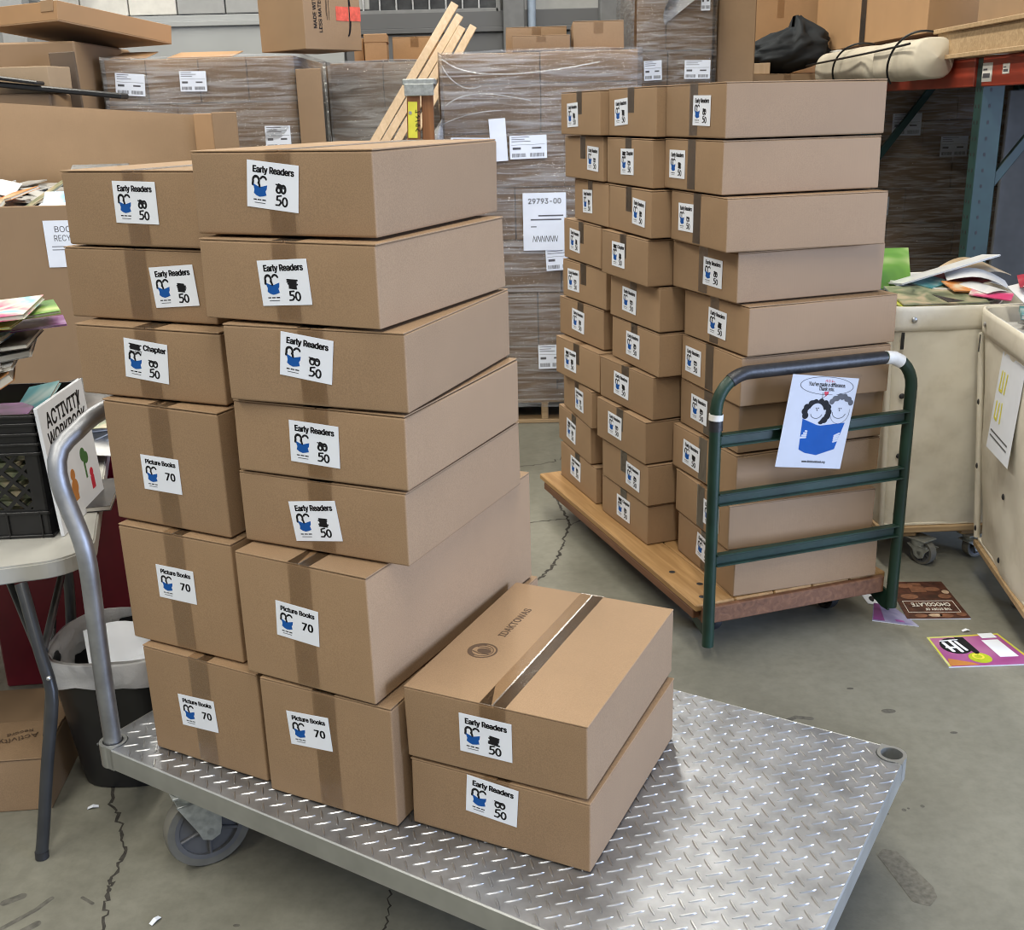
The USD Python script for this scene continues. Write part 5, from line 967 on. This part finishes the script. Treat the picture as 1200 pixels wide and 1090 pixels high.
HB = [  # hamper, material, label, w, d, th, x, y, z, rx, ry, rz, bent
 (1, 'print_white', 'wavy white newsprint at the right of the hamper behind the green handle', .22, .15, .003, .14, .28, 1.02, 4, 8, -18, .03), (1, 'print_teal', 'small teal booklet between the magazines of the hamper behind the green handle', .12, .10, .005, -.02, .30, 1.015, 6, -6, 30, 0),
 (1, 'print_pink', 'pink edged comic at the right front of the hamper behind the green handle', .14, .10, .004, .12, .11, .998, 6, 6, -30, 0), (1, 'print_black', 'black booklet under the grey-green magazine in the hamper behind the green handle', .18, .12, .006, .02, .12, .985, 4, 2, 8, 0),
 (2, 'print_moss', 'olive magazine by the left rim of the right hand hamper', .2, .14, .005, -.10, .34, 1.0, 4, -4, 30, 0), (2, 'print_white', 'white booklet standing at the back left of the right hand hamper', .18, .12, .004, -.12, .66, 1.05, 24, -10, 16, 0),
 (1, 'print_moss', 'large grey-green magazine at the front of the hamper behind the green handle', .30, .24, .006, -.06, .16, .992, 6, 0, -4, 0), (1, 'print_yellow', 'yellowish booklet under the big grey-green magazine in the canvas hamper', .28, .22, .005, -.10, .15, .978, 6, 0, 14, 0),
 (1, 'print_tan', 'tan patterned magazine at the front left of the hamper, under the others', .20, .2, .005, -.12, .18, .975, 2, 0, 24, 0), (1, 'print_green', 'bright green booklet standing up at the back left of the hamper', .22, .16, .006, -.17, .42, 1.055, 62, 0, -4, 0),
 (1, 'print_blue', 'blue booklet standing beside the bright green one at the back left of the hamper', .10, .15, .008, -.245, .38, 1.045, 60, 0, 14, 0), (1, 'print_white', 'long white magazine propped diagonally across the hamper behind the green handle', .38, .13, .006, .04, .34, 1.055, -7, -14, 4, 0),
 (1, 'print_red', 'dark red booklet in the shade under the propped white magazine', .24, .16, .006, .06, .32, 1.018, 10, -8, 8, 0), (1, 'print_orange', 'orange booklet on the papers in the middle of the hamper behind the green handle', .10, .12, .005, .05, .20, 1.012, 8, 4, 0, 0),
 (1, 'print_white', 'white folded paper right of the orange booklet in the hamper', .12, .14, .003, .13, .18, 1.006, 6, 4, 20, .01), (1, 'print_tan', 'brown curled magazine at the back of the hamper behind the green handle', .2, .18, .003, .19, .42, 1.03, 10, -6, 12, .03),
 (2, 'print_white', 'white rolled newspaper along the near edge of the right hand hamper', .34, .12, .003, -.02, .60, 1.035, -6, 10, -24, .035), (2, 'print_red', 'red and white curled comic at the back of the right hand hamper', .26, .14, .003, -.06, .68, 1.055, 8, 8, -10, .035),
 (2, 'print_white', 'white sheet peaking at the top of the right hand hamper', .3, .2, .003, .06, .76, 1.06, 12, 4, -6, .05), (2, 'print_red', 'crimson folder at the back of the right hand hamper', .30, .2, .008, .18, .72, 1.065, 14, -6, -6, 0),
 (2, 'print_purple', 'purple booklet in the middle of the right hand hamper', .2, .13, .006, .03, .50, 1.012, 4, 6, -14, 0), (2, 'print_teal', 'teal book lying at the left rim of the right hand hamper', .18, .12, .016, -.13, .52, .985, 4, 4, -12, 0),
 (2, 'print_orange', 'orange and lilac book on the teal one in the right hand hamper', .16, .10, .012, -.12, .53, 1.003, 4, 4, -12, 0), (2, 'print_tan', 'cream booklet at the left corner of the right hand hamper', .1, .08, .016, -.16, .40, .975, 0, 10, -30, 0),
 (2, 'print_grey', 'grey magazine under the white newspaper in the right hand hamper', .26, .2, .005, .0, .42, .99, 0, 6, 10, 0)]
for hn, m_, lb, w, d, th, x, y, z, rx, ry, rz, bn in HB:
    H, HR = ((H1, HR1), (H2, HR2))[hn - 1]; q = in_hamper(H, HR, x, y); leaf('book' if th > .007 else 'magazine', lb, 'book' if th > .007 else 'magazine', m_, w, d, th, (q[0], q[1], z), rx, ry, rz + HR, 'reading matter heaped in the hampers', bn)

# ------------------------------------------------------------------ storage rack on the right and what stands on it
RX, SH = 2.30, 1.85
t = thing('storage_rack', 'steel pallet rack at the right with orange-red beams and dark green uprights', 'rack', (RX, 4.2, 0))
def upright_post(x, y):
    w_, dp = .085, .11
    prof = cbox(x, x + dp, y - w_ / 2, y + w_ / 2, 0, SH - .004, .004); part(t, 'upright', prof, 'teal_steel')
    hs = []
    for i in range(19):
        for s in (-.018, .018): hs.append(xf(upright(extrude(affinity.scale(Point(0, 0).buffer(.008, quad_segs=4), .8, 1.2), .001)), rot('z', -90), (x - .0002, y + s * 1.0, .35 + i * .075 + (.0 if s < 0 else .0))))
    for i in range(19): hs.append(upright(extrude(affinity.scale(Point(x + .042, .35 + i * .075).buffer(.008, quad_segs=4), .8, 1.2), .001), (0, y - w_ / 2 + .0003, 0)))
    part(t, 'punched_holes', cat_(hs), 'black_rubber', kind='stuff')
for y in (.12, 1.32, 3.15, 5.0):
    upright_post(0, y); upright_post(1.0, y)
    part(t, 'brace', beam((.06, y, 1.20), (.52, y, 1.815), .045, .03), 'teal_steel'); part(t, 'brace', beam((.05, y, .35), (1.02, y, .35), .04, .03), 'teal_steel')
for (a, b) in ((.165, 1.275), (1.365, 3.105), (3.195, 4.955)):
    for x in (-.012, 1.03): part(t, 'beam', cat_([cbox(x, x + .05, a, b, SH - .135, SH, .004)]), 'orange_beam')
    part(t, 'shelf_deck', cbox(.04, 1.03, a, b, SH - .02, SH - .004, .003), 'grey_board')
def face_left(m, y, z, x=-.0125): return (lambda q: (q[0] + [x, y, z], q[1]))(xf(upright(m), rot('z', -90)))
for i, (y, z, w_, h_) in enumerate([(1.27, SH - .115, .11, .085), (1.05, SH - .085, .07, .045), (.72, SH - .085, .14, .08)]):
    lb_ = part(t, 'beam_label', face_left(cbox(0, w_, 0, h_, 0, .001, .0002), y + .0, z), 'paper_warm'); part(lb_, 'print', face_left(extrude(unary_union([sbox(w_ * .1, h_ * .2, w_ * .8, h_ * .45), sbox(w_ * .1, h_ * .6, w_ * .5, h_ * .7)]), .0005, .001), y, z), 'ink_grey')
# dark load in the lower bay
wrapped_load('wrapped_pallet', 'dim pallet of brown cartons in plastic under the rack shelf, above the canvas hampers', 'pallet load', (2.98, 7.45, 0), 0, 1.06, .9, [(.27, (.3, .62)), (.24, (.5,)), (.225, (.12, .55)), (.225, (.22, .60)), (.21, (.5,)), (.225, (.30, .72)), (.20, (.5,))], 'film_dark',
    labels=[(-.43, 1.44, .19, .14, 0, 51), (-.10, 1.30, .18, .13, 0, 52), (-.52, .93, .11, .12, 0, 53)], seed=33, offs=.03)
solo('grey_slab', 'tall grey board standing in the near bay of the rack at the right edge', 'board', cbox(2.80, 4.30, 6.30, 6.33, 0, 1.70, .005), 'grey_board')
# wooden pallet with a box, pointing out of the shelf
t = thing('wooden_pallet', 'wooden pallet lying on the rack shelf at the top right corner', 'pallet', (2.235, 4.90, SH), (0, 0, 0))
for i, x in enumerate((0, .45, .90)): part(t, 'stringer', cbox(x, x + .038, -.55, 1.04, .0205, .130, .003), 'wood_pallet')
for i in range(10): part(t, 'deck_board', cbox(-.005, .95, -.54 + i * .16, -.54 + i * .16 + .11, .1305, .150, .003), 'wood_pallet')
for yy in (-.54, .2, .93): part(t, 'bottom_board', cbox(-.005, .95, yy, yy + .10, 0, .02, .003), 'wood_pallet')
part(t, 'edge_board', cbox(-.022, -.0055, -.55, 1.05, .128, .150, .003), 'wood_pallet'); part(t, 'edge_board', cbox(-.022, -.0055, -.55, 1.05, 0, .022, .003), 'wood_pallet')
plain_box('big_carton', 'light brown carton on the wooden pallet in the top right corner', (2.60, 4.55, SH + .1515), 0, .62, 1.05, .45, 'kraft', seed=71)
plain_box('big_carton', 'very large tan carton lying on the cream rolls on the rack shelf', (2.62, 6.25, 2.002), 0, .66, 2.2, .62, 'kraft_orange', seed=72, flaps=True)
t = stage.GetPrimAtPath('/World/big_carton_001'); part(t, 'side_tape', cbox(-.3355, -.3350, 1.05, 1.16, .0, .60, .0001), 'tape')
plain_box('big_carton', 'large tan carton standing behind the black jacket at the upper right', (2.06, 8.60, 1.875), 0, .68, .6, .70, 'kraft_orange', seed=73)
plain_box('cardboard_bin', 'plain brown cardboard bin that carries the black jacket', (1.93, 7.78, 0), 0, .66, 1.5, 1.853, 'kraft_brown', seed=74, cat='cardboard bin')
t = thing('small_crate', 'small open wooden box beside the black jacket at the upper right', 'wooden box', (1.70, 7.82, 1.8545)); 
for a in (cbox(-.12, .12, 0, .012, 0, .07, .002), cbox(-.12, .12, .18, .192, 0, .07, .002), cbox(-.12, -.108, .012, .18, 0, .07, .002), cbox(.108, .12, .012, .18, 0, .07, .002), cbox(-.006, .006, .012, .18, 0, .06, .002)): part(t, 'side_board', a, 'wood_pale')
def jacket_fn(u, v):
    a = u * 2 * PI; r = np.sin(PI * np.clip(v, .02, .98)) ** .6
    x = .25 * r * np.cos(a); y = .17 * r * np.sin(a); z = .30 * v
    nz = meshkit.fbm(np.stack([np.cos(a) * 2.5 + 4, np.sin(a) * 2.5 + 2, v * 4], 1), 4, 3) - .5
    k_ = 1 + .9 * nz; sag = 1 + .35 * (1 - v)
    return np.stack([x * k_ * sag + .07 * v, y * k_ * sag, z * (1 + .25 * (x > 0) * v) + .02 * nz], 1)
jk = grid_sheet(49, 26, jacket_fn); jk[0][:, 2] -= jk[0][:, 2].min()
solo('black_jacket', 'black cloth jacket bundled up in front of the tan carton at the upper right', 'jacket', xf(jk, None, (1.95, 8.05, 1.856)), 'black_cloth', smooth=True)
# cream rolls strapped on the shelf edge
def roll(label, y0, y1, x, zc, rx_, rz_, seed):
    t = thing('cream_roll', label, 'foam roll', (x, y0, zc), group=None)
    def fn(u, v):
        a = u * 2 * PI; r = 1 + .18 * (meshkit.noise(np.stack([np.cos(a) * 1.5, np.sin(a) * 1.5, v * 3 + seed], 1)) - .5)
        c, s = np.cos(a), np.sin(a); k_ = (np.abs(c) ** 3 + np.abs(s) ** 3) ** (-1 / 3)
        e = np.clip(np.minimum(v, 1 - v) / .06, 0, 1) ** .5
        return np.stack([rx_ * r * k_ * c * e, (y1 - y0) * v, rz_ * r * k_ * s * e], 1)
    part(t, 'foam', grid_sheet(33, 22, fn), 'foam_cream', smooth=True); return t
roll('plump cream foam roll under the large tan carton, next to the wooden pallet', 5.75, 6.50, 2.175, 1.862, .105, .100, 1)
roll('cream foam roll under the large tan carton, left of the plump one', 6.54, 7.70, 2.175, 1.868, .105, .098, 2)
solo('white_box', 'narrow white box edge left of the cream rolls on the rack shelf', 'box', cbox(2.26, 2.55, 7.80, 7.98, SH + .001, 1.995, .006), 'paper_warm')
solo('black_bundle', 'black plastic bundle between the white box and the cream roll', 'bundle', xf(lathe([(0, 0), (.09, .01), (.105, .08), (.08, .14), (0, .15)], 20), np.diag([1.2, .8, 1]), (2.40, 8.10, SH + .001)), 'black_plastic', smooth=True)
for i, (pts, lb) in enumerate([([(2.20, 8.3, 1.915), (2.045, 7.6, 1.90), (2.04, 6.8, 1.91), (2.045, 5.8, 1.93)], 'thin black strap running along both cream rolls'), ([(2.24, 6.95, 1.985), (2.08, 7.0, 1.965), (2.045, 7.1, 1.88), (2.10, 7.2, 1.755)], 'thin black strap wound round the left cream roll'), ([(2.24, 5.95, 1.985), (2.08, 6.0, 1.965), (2.045, 6.08, 1.88), (2.10, 6.2, 1.75)], 'thin black strap wound round the plump cream roll')]):
    solo('strap', lb, 'strap', tube(smooth_path(pts, 20), .006, 8), 'black_plastic', smooth=True)
